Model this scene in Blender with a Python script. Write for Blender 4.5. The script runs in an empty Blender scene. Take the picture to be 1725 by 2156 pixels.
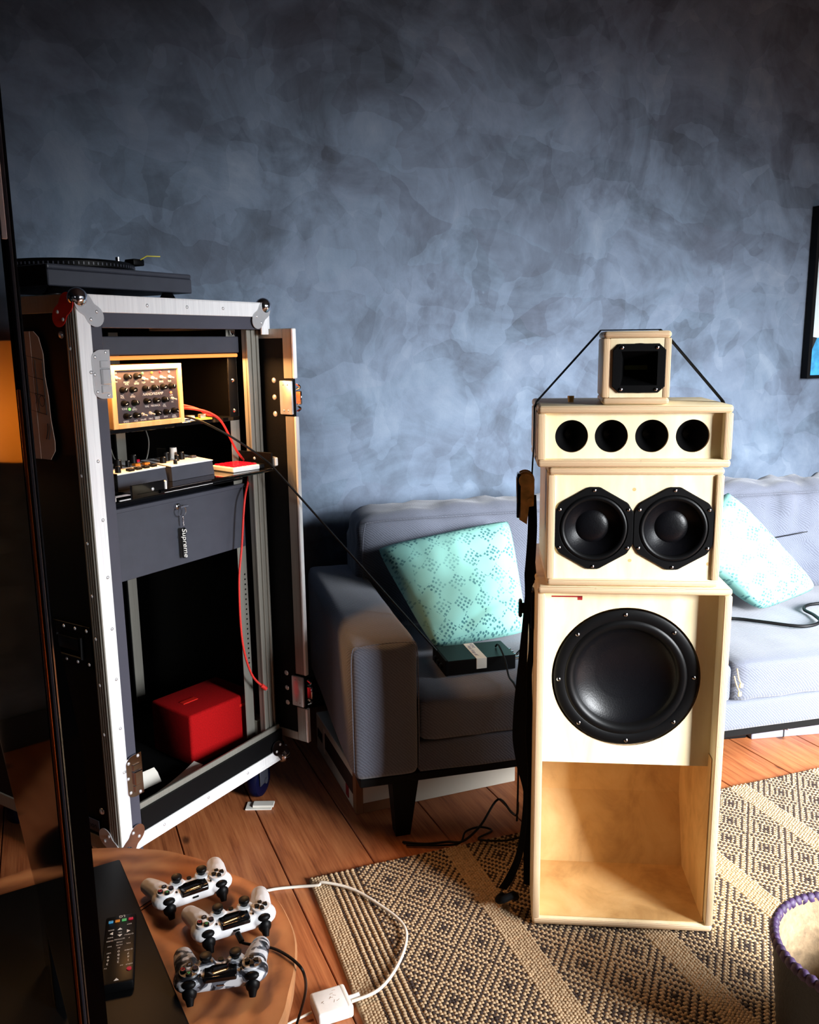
import bpy, bmesh, math, random
import numpy as np
from mathutils import Vector, Matrix, Euler, noise
random.seed(7)
R = math.radians
S = bpy.context.scene
COL = S.collection

# ------------------------------------------------------------------ camera
F_PX, PITCH, ROLL, CAM_H = 1800.0, R(11.1), R(0.75), 1.30
cam_d = bpy.data.cameras.new('camera')
cam_d.sensor_fit = 'HORIZONTAL'
cam_d.sensor_width = 36.0
cam_d.lens = 36.0 * F_PX / 1725.0
cam_d.clip_start = 0.02
cam = bpy.data.objects.new('camera', cam_d)
COL.objects.link(cam)
cam.matrix_world = (Matrix.Translation((0, 0, CAM_H)) @ Matrix.Rotation(R(90) - PITCH, 4, 'X')
                    @ Matrix.Rotation(-ROLL, 4, 'Z'))
S.camera = cam

# ------------------------------------------------------------------ world, light, exposure
S.view_settings.view_transform = 'Standard'
S.view_settings.look = 'None'
S.view_settings.gamma = 1.0
S.view_settings.use_curve_mapping = False
S.view_settings.exposure = 0.08
w = bpy.data.worlds.new('sky')
S.world = w
w.use_nodes = True
w.node_tree.nodes['Background'].inputs[0].default_value = (0.62, 0.74, 0.95, 1)
w.node_tree.nodes['Background'].inputs[1].default_value = 0.35

# room frame: u along the back wall, n from the back wall into the room
WA = R(20)
WU = Vector((math.cos(WA), math.sin(WA), 0))
WN = Vector((math.sin(WA), -math.cos(WA), 0))
WP = Vector((-0.37, 2.95, 0))
def room(u, t, z=0.0):
    return WP + WU * u + WN * t + Vector((0, 0, z))

ROOM_U0, ROOM_U1, ROOM_T, ROOM_H = -2.0, 2.75, 4.3, 2.75
WIN_U0, WIN_U1, WIN_Z0, WIN_Z1 = 1.40, 2.60, 0.75, 2.05     # window behind the camera
SID_T0, SID_T1, SID_Z0, SID_Z1 = 1.75, 3.75, 0.15, 2.05      # glazed door in the right wall

def area_light(name, loc, target, sx, sy, power, color, spread=180):
    l = bpy.data.lights.new(name, 'AREA')
    l.shape = 'RECTANGLE'
    l.size, l.size_y = sx, sy
    l.energy = power
    l.color = color
    l.spread = R(spread)
    o = bpy.data.objects.new(name, l)
    COL.objects.link(o)
    o.location = loc
    o.rotation_euler = (Vector(target) - Vector(loc)).to_track_quat('-Z', 'Y').to_euler()
    return o
# daylight: the glazed door in the right wall is the main source, the window behind the camera fills
area_light('side_daylight', room(ROOM_U1 + .02, (SID_T0 + SID_T1) / 2, (SID_Z0 + SID_Z1) / 2),
           room(1.8, 0.6, -0.45), SID_T1 - SID_T0 - .1, SID_Z1 - SID_Z0 - .1, 112, (0.90, 0.95, 1.0), 88)
area_light('window_daylight', room((WIN_U0 + WIN_U1) / 2, ROOM_T + 0.02, (WIN_Z0 + WIN_Z1) / 2),
           (1.05, 2.3, -0.15), WIN_U1 - WIN_U0 - .1, WIN_Z1 - WIN_Z0 - .1, 110, (0.94, 0.97, 1.0), 72)

# ------------------------------------------------------------------ materials
def C(r, g, b):
    f = lambda v: (v / 255 / 12.92) if v <= 10 else ((v / 255 + .055) / 1.055) ** 2.4
    return (f(r), f(g), f(b), 1)

def nt(name):
    m = bpy.data.materials.new(name)
    m.use_nodes = True
    t = m.node_tree
    b = t.nodes['Principled BSDF']
    return m, t, b
def node(t, typ, **kw):
    n = t.nodes.new(typ)
    for k, v in kw.items():
        if k.startswith('i_'):
            key = k[2:]
            key = int(key) if key.isdigit() else key.replace('_', ' ')
            n.inputs[key].default_value = v
        else:
            setattr(n, k, v)
    return n
def ramp(t, stops, fac=None, interp='LINEAR'):
    n = t.nodes.new('ShaderNodeValToRGB')
    e = n.color_ramp.elements
    n.color_ramp.interpolation = interp
    while len(e) < len(stops):
        e.new(0.5)
    for k, (p, c) in enumerate(stops):
        e[k].position = p
        e[k].color = c if len(c) == 4 else (*c, 1)
    if fac is not None:
        t.links.new(fac, n.inputs[0])
    return n
def mixc(t, fac, a, b, mode='MIX'):
    n = t.nodes.new('ShaderNodeMix')
    n.data_type = 'RGBA'
    n.blend_type = mode
    for sock, v in ((n.inputs[0], fac), (n.inputs[6], a), (n.inputs[7], b)):
        if hasattr(v, 'is_output'):
            t.links.new(v, sock)
        else:
            sock.default_value = v
    return n.outputs[2]
def coords(t, kind='Object', scale=(1, 1, 1), rot=(0, 0, 0)):
    tc = t.nodes.new('ShaderNodeTexCoord')
    mp = t.nodes.new('ShaderNodeMapping')
    mp.inputs['Scale'].default_value = scale
    mp.inputs['Rotation'].default_value = rot
    t.links.new(tc.outputs[kind], mp.inputs[0])
    return mp.outputs[0]
def math_n(t, op, a, b=None, c=None):
    n = t.nodes.new('ShaderNodeMath')
    n.operation = op
    for k, v in enumerate((a, b, c)):
        if v is None:
            continue
        if hasattr(v, 'is_output'):
            t.links.new(v, n.inputs[k])
        else:
            n.inputs[k].default_value = v
    return n.outputs[0]
def scaled(c, k):
    return (min(1, c[0] * k), min(1, c[1] * k), min(1, c[2] * k), 1)

def M(name, col, rough=.5, metal=0.0, var=.08, vs=30, bump=0.0, bs=200, coat=0.0, spec=.5, vscale=(1, 1, 1)):
    """plain procedural surface: colour with a little noise, optional fine relief"""
    m, t, b = nt(name)
    v = coords(t, scale=vscale)
    nz = node(t, 'ShaderNodeTexNoise', i_Scale=vs, i_Detail=4.0)
    t.links.new(v, nz.inputs['Vector'])
    r = ramp(t, [(.3, scaled(col, 1 - var)), (.7, scaled(col, 1 + var))], nz.outputs[0])
    t.links.new(r.outputs[0], b.inputs['Base Color'])
    b.inputs['Roughness'].default_value = rough
    b.inputs['Metallic'].default_value = metal
    b.inputs['Coat Weight'].default_value = coat
    b.inputs['Specular IOR Level'].default_value = spec
    if bump:
        n2 = node(t, 'ShaderNodeTexNoise', i_Scale=bs, i_Detail=3.0)
        t.links.new(v, n2.inputs['Vector'])
        bp = node(t, 'ShaderNodeBump', i_Strength=bump, i_Distance=.002)
        t.links.new(n2.outputs[0], bp.inputs['Height'])
        t.links.new(bp.outputs[0], b.inputs['Normal'])
    return m

def emit(name, col, power):
    m, t, b = nt(name)
    b.inputs['Base Color'].default_value = col
    b.inputs['Emission Color'].default_value = col
    b.inputs['Emission Strength'].default_value = power
    return m

def wall_paint():
    m, t, b = nt('mottled_slate_paint')
    v = coords(t)
    n1 = node(t, 'ShaderNodeTexNoise', i_Scale=2.4, i_Detail=6.0, i_Roughness=.62, i_Distortion=1.1)
    n2 = node(t, 'ShaderNodeTexNoise', i_Scale=7.0, i_Detail=5.0, i_Roughness=.6, i_Distortion=.6)
    # broad overlapping brush dabs
    vd = node(t, 'ShaderNodeTexNoise', i_Scale=3.0, i_Detail=3.0)
    vo = node(t, 'ShaderNodeTexVoronoi', i_Scale=3.3, i_Randomness=1.0)
    add = node(t, 'ShaderNodeVectorMath', operation='MULTIPLY_ADD')
    add.inputs[1].default_value = (.55, .55, .55)
    mp2 = coords(t, scale=(1.6, 1, 2.6), rot=(0, R(24), 0))
    for n in (n1, n2, vd):
        t.links.new(v, n.inputs['Vector'])
    t.links.new(vd.outputs['Color'], add.inputs[0])
    t.links.new(mp2, add.inputs[2])
    t.links.new(add.outputs[0], vo.inputs['Vector'])
    sep = node(t, 'ShaderNodeSeparateColor')
    t.links.new(vo.outputs['Color'], sep.inputs[0])
    vo2 = node(t, 'ShaderNodeTexVoronoi', i_Scale=4.6, i_Randomness=1.0)
    add2 = node(t, 'ShaderNodeVectorMath', operation='MULTIPLY_ADD')
    add2.inputs[1].default_value = (.8, .8, .8)
    mp3 = coords(t, scale=(2.4, 1, 1.2), rot=(0, R(-38), 0))
    t.links.new(vd.outputs['Color'], add2.inputs[0])
    t.links.new(mp3, add2.inputs[2])
    t.links.new(add2.outputs[0], vo2.inputs['Vector'])
    sep2 = node(t, 'ShaderNodeSeparateColor')
    t.links.new(vo2.outputs['Color'], sep2.inputs[0])
    f = math_n(t, 'MULTIPLY', n1.outputs[0], .62)
    f = math_n(t, 'MULTIPLY_ADD', n2.outputs[0], .26, f)
    f = math_n(t, 'MULTIPLY_ADD', sep.outputs[0], .075, f)
    f = math_n(t, 'MULTIPLY_ADD', sep2.outputs[0], .065, f)
    r = ramp(t, [(.34, C(62, 69, 79)), (.46, C(84, 96, 111)), (.56, C(102, 117, 135)), (.70, C(124, 138, 154))], f)
    hue = mixc(t, math_n(t, 'MULTIPLY', sep.outputs[1], .14), r.outputs[0], C(108, 108, 128))
    t.links.new(hue, b.inputs['Base Color'])
    b.inputs['Roughness'].default_value = .78
    b.inputs['Specular IOR Level'].default_value = .25
    n3 = node(t, 'ShaderNodeTexNoise', i_Scale=160.0, i_Detail=3.0)
    t.links.new(v, n3.inputs['Vector'])
    bp = node(t, 'ShaderNodeBump', i_Strength=.25, i_Distance=.002)
    t.links.new(n3.outputs[0], bp.inputs['Height'])
    t.links.new(bp.outputs[0], b.inputs['Normal'])
    return m

def pine_floor():
    m, t, b = nt('oiled_pine_boards')
    v = coords(t)
    info = t.nodes.new('ShaderNodeObjectInfo')
    off = node(t, 'ShaderNodeVectorMath', operation='ADD')
    t.links.new(v, off.inputs[0])
    cmb = node(t, 'ShaderNodeCombineXYZ')
    t.links.new(math_n(t, 'MULTIPLY', info.outputs['Random'], 7.0), cmb.inputs[0])
    t.links.new(math_n(t, 'MULTIPLY', info.outputs['Random'], 3.0), cmb.inputs[2])
    t.links.new(cmb.outputs[0], off.inputs[1])
    st = node(t, 'ShaderNodeMapping')
    st.inputs['Scale'].default_value = (1.3, 15, 1)
    t.links.new(off.outputs[0], st.inputs[0])
    g = node(t, 'ShaderNodeTexNoise', i_Scale=3.2, i_Detail=6.0, i_Roughness=.6, i_Distortion=.35)
    t.links.new(st.outputs[0], g.inputs['Vector'])
    st2 = node(t, 'ShaderNodeMapping')
    st2.inputs['Scale'].default_value = (2, 60, 1)
    t.links.new(off.outputs[0], st2.inputs[0])
    g2 = node(t, 'ShaderNodeTexNoise', i_Scale=4.0, i_Detail=3.0)
    t.links.new(st2.outputs[0], g2.inputs['Vector'])
    f = math_n(t, 'MULTIPLY_ADD', g2.outputs[0], .35, math_n(t, 'MULTIPLY', g.outputs[0], .65))
    r = ramp(t, [(.33, C(124, 66, 36)), (.48, C(164, 94, 54)), (.64, C(186, 116, 70))], f)
    # knots
    kn = node(t, 'ShaderNodeTexVoronoi', i_Scale=4.2, i_Randomness=1.0)
    st3 = node(t, 'ShaderNodeMapping')
    st3.inputs['Scale'].default_value = (1.0, 1.9, 1)
    t.links.new(off.outputs[0], st3.inputs[0])
    wob = node(t, 'ShaderNodeVectorMath', operation='MULTIPLY_ADD')
    wob.inputs[1].default_value = (.05, .05, .05)
    t.links.new(g.outputs['Color'], wob.inputs[0])
    t.links.new(st3.outputs[0], wob.inputs[2])
    t.links.new(wob.outputs[0], kn.inputs['Vector'])
    kr = ramp(t, [(.07, (1, 1, 1)), (.12, (0, 0, 0))], kn.outputs['Distance'])
    c = mixc(t, math_n(t, 'MULTIPLY', kr.outputs[0], .85), r.outputs[0], C(58, 30, 16))
    tint = mixc(t, .5, (1, 1, 1, 1), (1, 1, 1, 1))
    hs = node(t, 'ShaderNodeHueSaturation')
    t.links.new(math_n(t, 'MULTIPLY_ADD', info.outputs['Random'], .22, .86), hs.inputs['Value'])
    t.links.new(c, hs.inputs['Color'])
    t.links.new(hs.outputs[0], b.inputs['Base Color'])
    b.inputs['Roughness'].default_value = .48
    bp = node(t, 'ShaderNodeBump', i_Strength=.15, i_Distance=.003)
    t.links.new(f, bp.inputs['Height'])
    t.links.new(bp.outputs[0], b.inputs['Normal'])
    return m

def wood(name, c0, c1, c2, scale=(14, 14, 1.5), rough=.55, s=4.0):
    m, t, b = nt(name)
    v = coords(t, scale=scale)
    g = node(t, 'ShaderNodeTexNoise', i_Scale=s, i_Detail=6.0, i_Roughness=.6, i_Distortion=.5)
    t.links.new(v, g.inputs['Vector'])
    r = ramp(t, [(.3, c0), (.5, c1), (.72, c2)], g.outputs[0])
    t.links.new(r.outputs[0], b.inputs['Base Color'])
    b.inputs['Roughness'].default_value = rough
    bp = node(t, 'ShaderNodeBump', i_Strength=.08, i_Distance=.002)
    t.links.new(g.outputs[0], bp.inputs['Height'])
    t.links.new(bp.outputs[0], b.inputs['Normal'])
    return m

def ply_edge(name, axis):
    """birch plywood edge: stacked veneer lines across the board thickness"""
    m, t, b = nt(name)
    v = coords(t)
    sx = node(t, 'ShaderNodeSeparateXYZ')
    t.links.new(v, sx.inputs[0])
    nz = node(t, 'ShaderNodeTexNoise', i_Scale=18.0, i_Detail=4.0)
    t.links.new(coords(t, scale=(1, 1, 6) if axis == 0 else (6, 1, 1) if axis == 2 else (1, 6, 1)), nz.inputs['Vector'])
    a = math_n(t, 'MULTIPLY', sx.outputs[axis], 1 / .0031)
    a = math_n(t, 'MULTIPLY_ADD', nz.outputs[0], .35, a)
    fr = math_n(t, 'FRACT', a)
    lines = ramp(t, [(.0, C(126, 84, 54)), (.2, C(196, 156, 116)), (.45, C(230, 202, 164)), (.85, C(216, 182, 142))], fr)
    dk = ramp(t, [(.42, (0, 0, 0)), (.36, (0, 0, 0)), (.70, (0, 0, 0)), (.78, (1, 1, 1))], nz.outputs[0])
    col = mixc(t, math_n(t, 'MULTIPLY', dk.outputs[0], .6), lines.outputs[0], C(110, 70, 42))
    t.links.new(col, b.inputs['Base Color'])
    b.inputs['Roughness'].default_value = .6
    return m

def fabric(name, col, s=420, var=.16, st=.7, fine=2.0):
    m, t, b = nt(name)
    v = coords(t)
    wv = node(t, 'ShaderNodeTexWave', i_Scale=s / 6, i_Distortion=2.5, i_Detail=2.0)
    wv.bands_direction = 'DIAGONAL'
    nz = node(t, 'ShaderNodeTexNoise', i_Scale=s, i_Detail=3.0)
    big = node(t, 'ShaderNodeTexNoise', i_Scale=fine, i_Detail=3.0)
    for n in (wv, nz, big):
        t.links.new(v, n.inputs['Vector'])
    f = math_n(t, 'MULTIPLY_ADD', wv.outputs[0], .35, math_n(t, 'MULTIPLY', nz.outputs[0], .65))
    r = ramp(t, [(.25, scaled(col, 1 - var * 2)), (.75, scaled(col, 1 + var))], f)
    c2 = mixc(t, math_n(t, 'MULTIPLY', big.outputs[0], .3), r.outputs[0], scaled(col, .75))
    t.links.new(c2, b.inputs['Base Color'])
    b.inputs['Roughness'].default_value = .9
    b.inputs['Specular IOR Level'].default_value = .15
    b.inputs['Sheen Weight'].default_value = .25
    bp = node(t, 'ShaderNodeBump', i_Strength=st, i_Distance=.0015)
    t.links.new(f, bp.inputs['Height'])
    t.links.new(bp.outputs[0], b.inputs['Normal'])
    return m

def pillow_print():
    """mint cloth, diagonal checks of small teal petals"""
    m, t, b = nt('mint_petal_check_cloth')
    v = coords(t, scale=(1, 1, 1), rot=(0, 0, R(45)))
    ch = node(t, 'ShaderNodeTexChecker', i_Scale=21.0)
    t.links.new(v, ch.inputs['Vector'])
    v2 = coords(t, scale=(1, 1, 0), rot=(0, 0, R(45)))
    vo = node(t, 'ShaderNodeTexVoronoi', i_Scale=88.0, i_Randomness=.55)
    t.links.new(v2, vo.inputs['Vector'])
    vo.voronoi_dimensions = '2D'
    dot = ramp(t, [(.29, (1, 1, 1)), (.36, (0, 0, 0))], vo.outputs['Distance'])
    nz = node(t, 'ShaderNodeTexNoise', i_Scale=9.0, i_Detail=2.0)
    t.links.new(v, nz.inputs['Vector'])
    fade = ramp(t, [(.35, (.35, .35, .35)), (.6, (1, 1, 1))], nz.outputs[0])
    mask = math_n(t, 'MULTIPLY', math_n(t, 'MULTIPLY', ch.outputs['Fac'], dot.outputs[0]), fade.outputs[0])
    col = mixc(t, math_n(t, 'MULTIPLY', mask, .85), C(138, 194, 184), C(48, 100, 108))
    t.links.new(col, b.inputs['Base Color'])
    b.inputs['Roughness'].default_value = .9
    b.inputs['Specular IOR Level'].default_value = .15
    n3 = node(t, 'ShaderNodeTexNoise', i_Scale=500.0)
    t.links.new(v, n3.inputs['Vector'])
    bp = node(t, 'ShaderNodeBump', i_Strength=.25, i_Distance=.001)
    t.links.new(n3.outputs[0], bp.inputs['Height'])
    t.links.new(bp.outputs[0], b.inputs['Normal'])
    return m

def camo():
    m, t, b = nt('urban_camouflage_plastic')
    v = coords(t, scale=(1, 1.6, 1))
    nz = node(t, 'ShaderNodeTexNoise', i_Scale=34.0, i_Detail=2.0, i_Roughness=.4, i_Distortion=.8)
    t.links.new(v, nz.inputs['Vector'])
    r = ramp(t, [(0, C(30, 31, 36)), (.42, C(95, 98, 106)), (.5, C(200, 202, 206)), (.68, C(120, 123, 130))], nz.outputs[0], 'CONSTANT')
    t.links.new(r.outputs[0], b.inputs['Base Color'])
    b.inputs['Roughness'].default_value = .4
    return m

def log_slice():
    m, t, b = nt('log_slice_wood')
    v = coords(t)
    wv = node(t, 'ShaderNodeTexWave', i_Scale=7.0, i_Distortion=4.5, i_Detail=3.0)
    wv.wave_type = 'RINGS'
    wv.rings_direction = 'Z'
    nz = node(t, 'ShaderNodeTexNoise', i_Scale=7.0, i_Detail=5.0, i_Distortion=.8)
    for n in (wv, nz):
        t.links.new(v, n.inputs['Vector'])
    f = math_n(t, 'MULTIPLY_ADD', wv.outputs[0], .22, math_n(t, 'MULTIPLY', nz.outputs[0], .78))
    r = ramp(t, [(.3, C(122, 68, 38)), (.52, C(178, 108, 62)), (.72, C(202, 134, 82))], f)
    t.links.new(r.outputs[0], b.inputs['Base Color'])
    b.inputs['Roughness'].default_value = .5
    return m

MT = {}
MT['wall'] = wall_paint()
MT['pine'] = pine_floor()
MT['gap'] = M('dark_floor_gap', C(30, 20, 14), .9)
MT['ceiling'] = M('dark_ceiling', C(70, 70, 72), .9)
MT['wallplain'] = M('dark_painted_wall', C(52, 58, 68), .9)
MT['white_paint'] = M('white_gloss_paint', C(228, 228, 224), .4)
MT['ply'] = wood('birch_ply_face', C(230, 206, 162), C(238, 220, 180), C(244, 230, 198), (5, 5, 1.2), .5)
MT['ply_tan'] = wood('birch_ply_inside', C(180, 138, 84), C(212, 170, 112), C(226, 190, 134), (3, 3, 2), .55, 3.0)  # deeper, yellower ply tone for the port boards and plugs
MT['ply_x'] = ply_edge('birch_ply_edge_upright', 0)
MT['ply_z'] = ply_edge('birch_ply_edge_flat', 2)
MT['ply_y'] = ply_edge('birch_ply_hole_edge', 1)
MT['black'] = M('black_plastic', C(7, 7, 8), .45, spec=0.14)
MT['black_matte'] = M('black_matte_paint', C(6, 6, 7), .7, spec=0.1)
MT['black_lam'] = M('black_phenolic_laminate', C(7, 7, 8), .5, bump=.3, bs=900, spec=0.12)
MT['black_gloss'] = M('black_gloss', C(8, 8, 9), .08, coat=.5)
MT['screen'] = M('glossy_black_screen', C(4, 4, 5), .06, spec=.3)
MT['rubber'] = M('black_rubber', C(8, 8, 9), .38, spec=0.18)
MT['cone'] = M('black_paper_cone', C(8, 8, 11), .33, bump=.12, bs=300, spec=0.22)
MT['grey_lam'] = M('dark_grey_laminate', C(62, 62, 74), .5, bump=.2, bs=900, vs=5, var=.12)
MT['grey_metal'] = M('dark_grey_powder_coat', C(60, 62, 72), .42, bump=.15, bs=1200)
MT['alu'] = M('brushed_aluminium', C(246, 246, 248), .42, .2, vscale=(40, 40, 1), vs=8)
MT['alu_dull'] = M('dull_aluminium', C(150, 147, 138), .45, .5, vscale=(40, 40, 1), vs=8)
MT['chrome'] = M('chrome', C(215, 215, 220), .12, 1.0, var=.02)
MT['steel'] = M('zinc_plated_steel', C(220, 220, 222), .3, .6, var=.06)
MT['brass'] = M('yellow_zinc_steel', C(220, 186, 120), .4, .25, vs=60, var=.25, spec=0.5)
MT['red_metal'] = M('red_steel', C(190, 26, 18), .4)
MT['red_cloth'] = M('red_speaker_cloth', C(150, 3, 6), .85, spec=.15, bump=.5, bs=700, vs=300, var=.2)
MT['red_cable'] = M('red_braided_cable', C(214, 44, 36), .6, vs=600, var=.35)
MT['cable'] = M('black_cable_rubber', C(7, 7, 8), .5, spec=0.2)
MT['white_cable'] = M('white_cable_plastic', C(212, 204, 190), .5)
MT['white_pl'] = M('white_plastic', C(232, 230, 226), .4)
MT['pad_white'] = M('white_gamepad_plastic', C(226, 226, 228), .38)
MT['webbing'] = M('black_webbing', C(6, 6, 7), .8, vs=500, var=.3, bump=.4, bs=800, spec=0.1)
MT['sofa'] = fabric('grey_sofa_weave', C(98, 102, 115))
MT['sofa_black'] = M('black_stained_wood', C(7, 7, 8), .5, spec=0.15)
MT['mint'] = pillow_print()
MT['preamp_wood'] = wood('pale_maple', C(214, 160, 96), C(228, 178, 114), C(238, 194, 134), (10, 10, 3), .45)
MT['panel'] = M('dark_anodised_panel', C(58, 52, 58), .45, bump=.1, bs=900)
MT['print_white'] = M('white_print', C(225, 222, 216), .6, var=.03)
MT['log'] = log_slice()
MT['bark'] = M('pale_sawn_edge', C(176, 120, 76), .8, bump=.6, bs=60, vs=20, var=.2)
MT['jute'] = M('natural_jute', C(168, 142, 110), .95, vs=90, var=.22, bump=.5, bs=900)
MT['jute_dark'] = M('black_jute', C(44, 30, 24), .95, vs=90, var=.2)
MT['jute_base'] = M('brown_jute_backing', C(140, 114, 86), .95, vs=60, var=.2)
MT['paper'] = M('kraft_paper', C(150, 128, 114), .85, vs=12, var=.05)
MT['white_paper'] = M('white_card', C(226, 222, 212), .8, vs=6, var=.05)
MT['ink'] = M('black_ink', C(26, 24, 24), .8)
MT['blue_ink'] = M('blue_ink', C(66, 62, 120), .8)
MT['carton'] = M('brown_cardboard', C(128, 84, 50), .85, vs=12, var=.12)
MT['carton_white'] = M('white_cardboard', C(206, 200, 184), .8, vs=8, var=.06)
MT['dark_print'] = M('dark_brown_print', C(46, 26, 18), .75)
MT['red_print'] = M('red_print', C(150, 20, 28), .7)
MT['blue_grey'] = M('blue_grey_sheet', C(120, 124, 144), .6, vs=5)
MT['wheel_blue'] = M('dark_blue_castor_tyre', C(5, 8, 40), .5, spec=0.15)
MT['purple'] = M('purple_raffia', C(58, 36, 74), .6, vs=70, var=.35, bump=.5, bs=200)
MT['raffia'] = M('natural_raffia', C(150, 126, 96), .8, vs=60, var=.3, bump=.5, bs=200)
MT['dark_raffia'] = M('black_raffia', C(14, 12, 15), .55, vs=60, var=.3, bump=.5, bs=200)
MT['led_green'] = emit('green_led', (.15, 1, .1, 1), 2.0)
MT['led_red'] = emit('red_led', (1, .12, .04, 1), 4.0)
MT['green_off'] = M('green_lens', C(90, 190, 110), .2)
MT['amber_off'] = M('amber_lens', C(220, 150, 40), .2)
MT['red_off'] = M('red_lens', C(190, 20, 50), .2)
MT['clear_off'] = M('clear_lens', C(200, 196, 190), .15)
MT['glow'] = emit('warm_led_strip', (1.0, .34, .07, 1), .42)
MT['bulb'] = emit('warm_bulb', (1.0, .62, .3, 1), 10.0)
def shade_cloth():
    m, t, b = nt('cream_lamp_shade')
    b.inputs['Base Color'].default_value = C(226, 196, 140)
    b.inputs['Roughness'].default_value = .9
    tr = node(t, 'ShaderNodeBsdfTranslucent')
    tr.inputs[0].default_value = C(240, 200, 130)
    mx = node(t, 'ShaderNodeMixShader')
    mx.inputs[0].default_value = .6
    t.links.new(b.outputs[0], mx.inputs[1])
    t.links.new(tr.outputs[0], mx.inputs[2])
    t.links.new(mx.outputs[0], t.nodes['Material Output'].inputs[0])
    return m
MT['shade'] = shade_cloth()
MT['amber'] = M('amber_plastic', C(214, 130, 40), .4)
MT['yellow'] = M('yellow_plastic', C(214, 200, 60), .4)
MT['orange_glint'] = M('bezel_orange_glint', C(190, 96, 40), .22, .9)  # warm lamp reflection put into the colour of the bezel edge
MT['throat'] = M('olive_throat_foam', C(170, 168, 80), .9)
MT['art_sky'] = M('pale_picture_print', C(206, 222, 226), .4, vs=3, var=.1)
MT['art_sea'] = M('turquoise_picture_print', C(60, 150, 200), .4, vs=30, var=.35)

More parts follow.
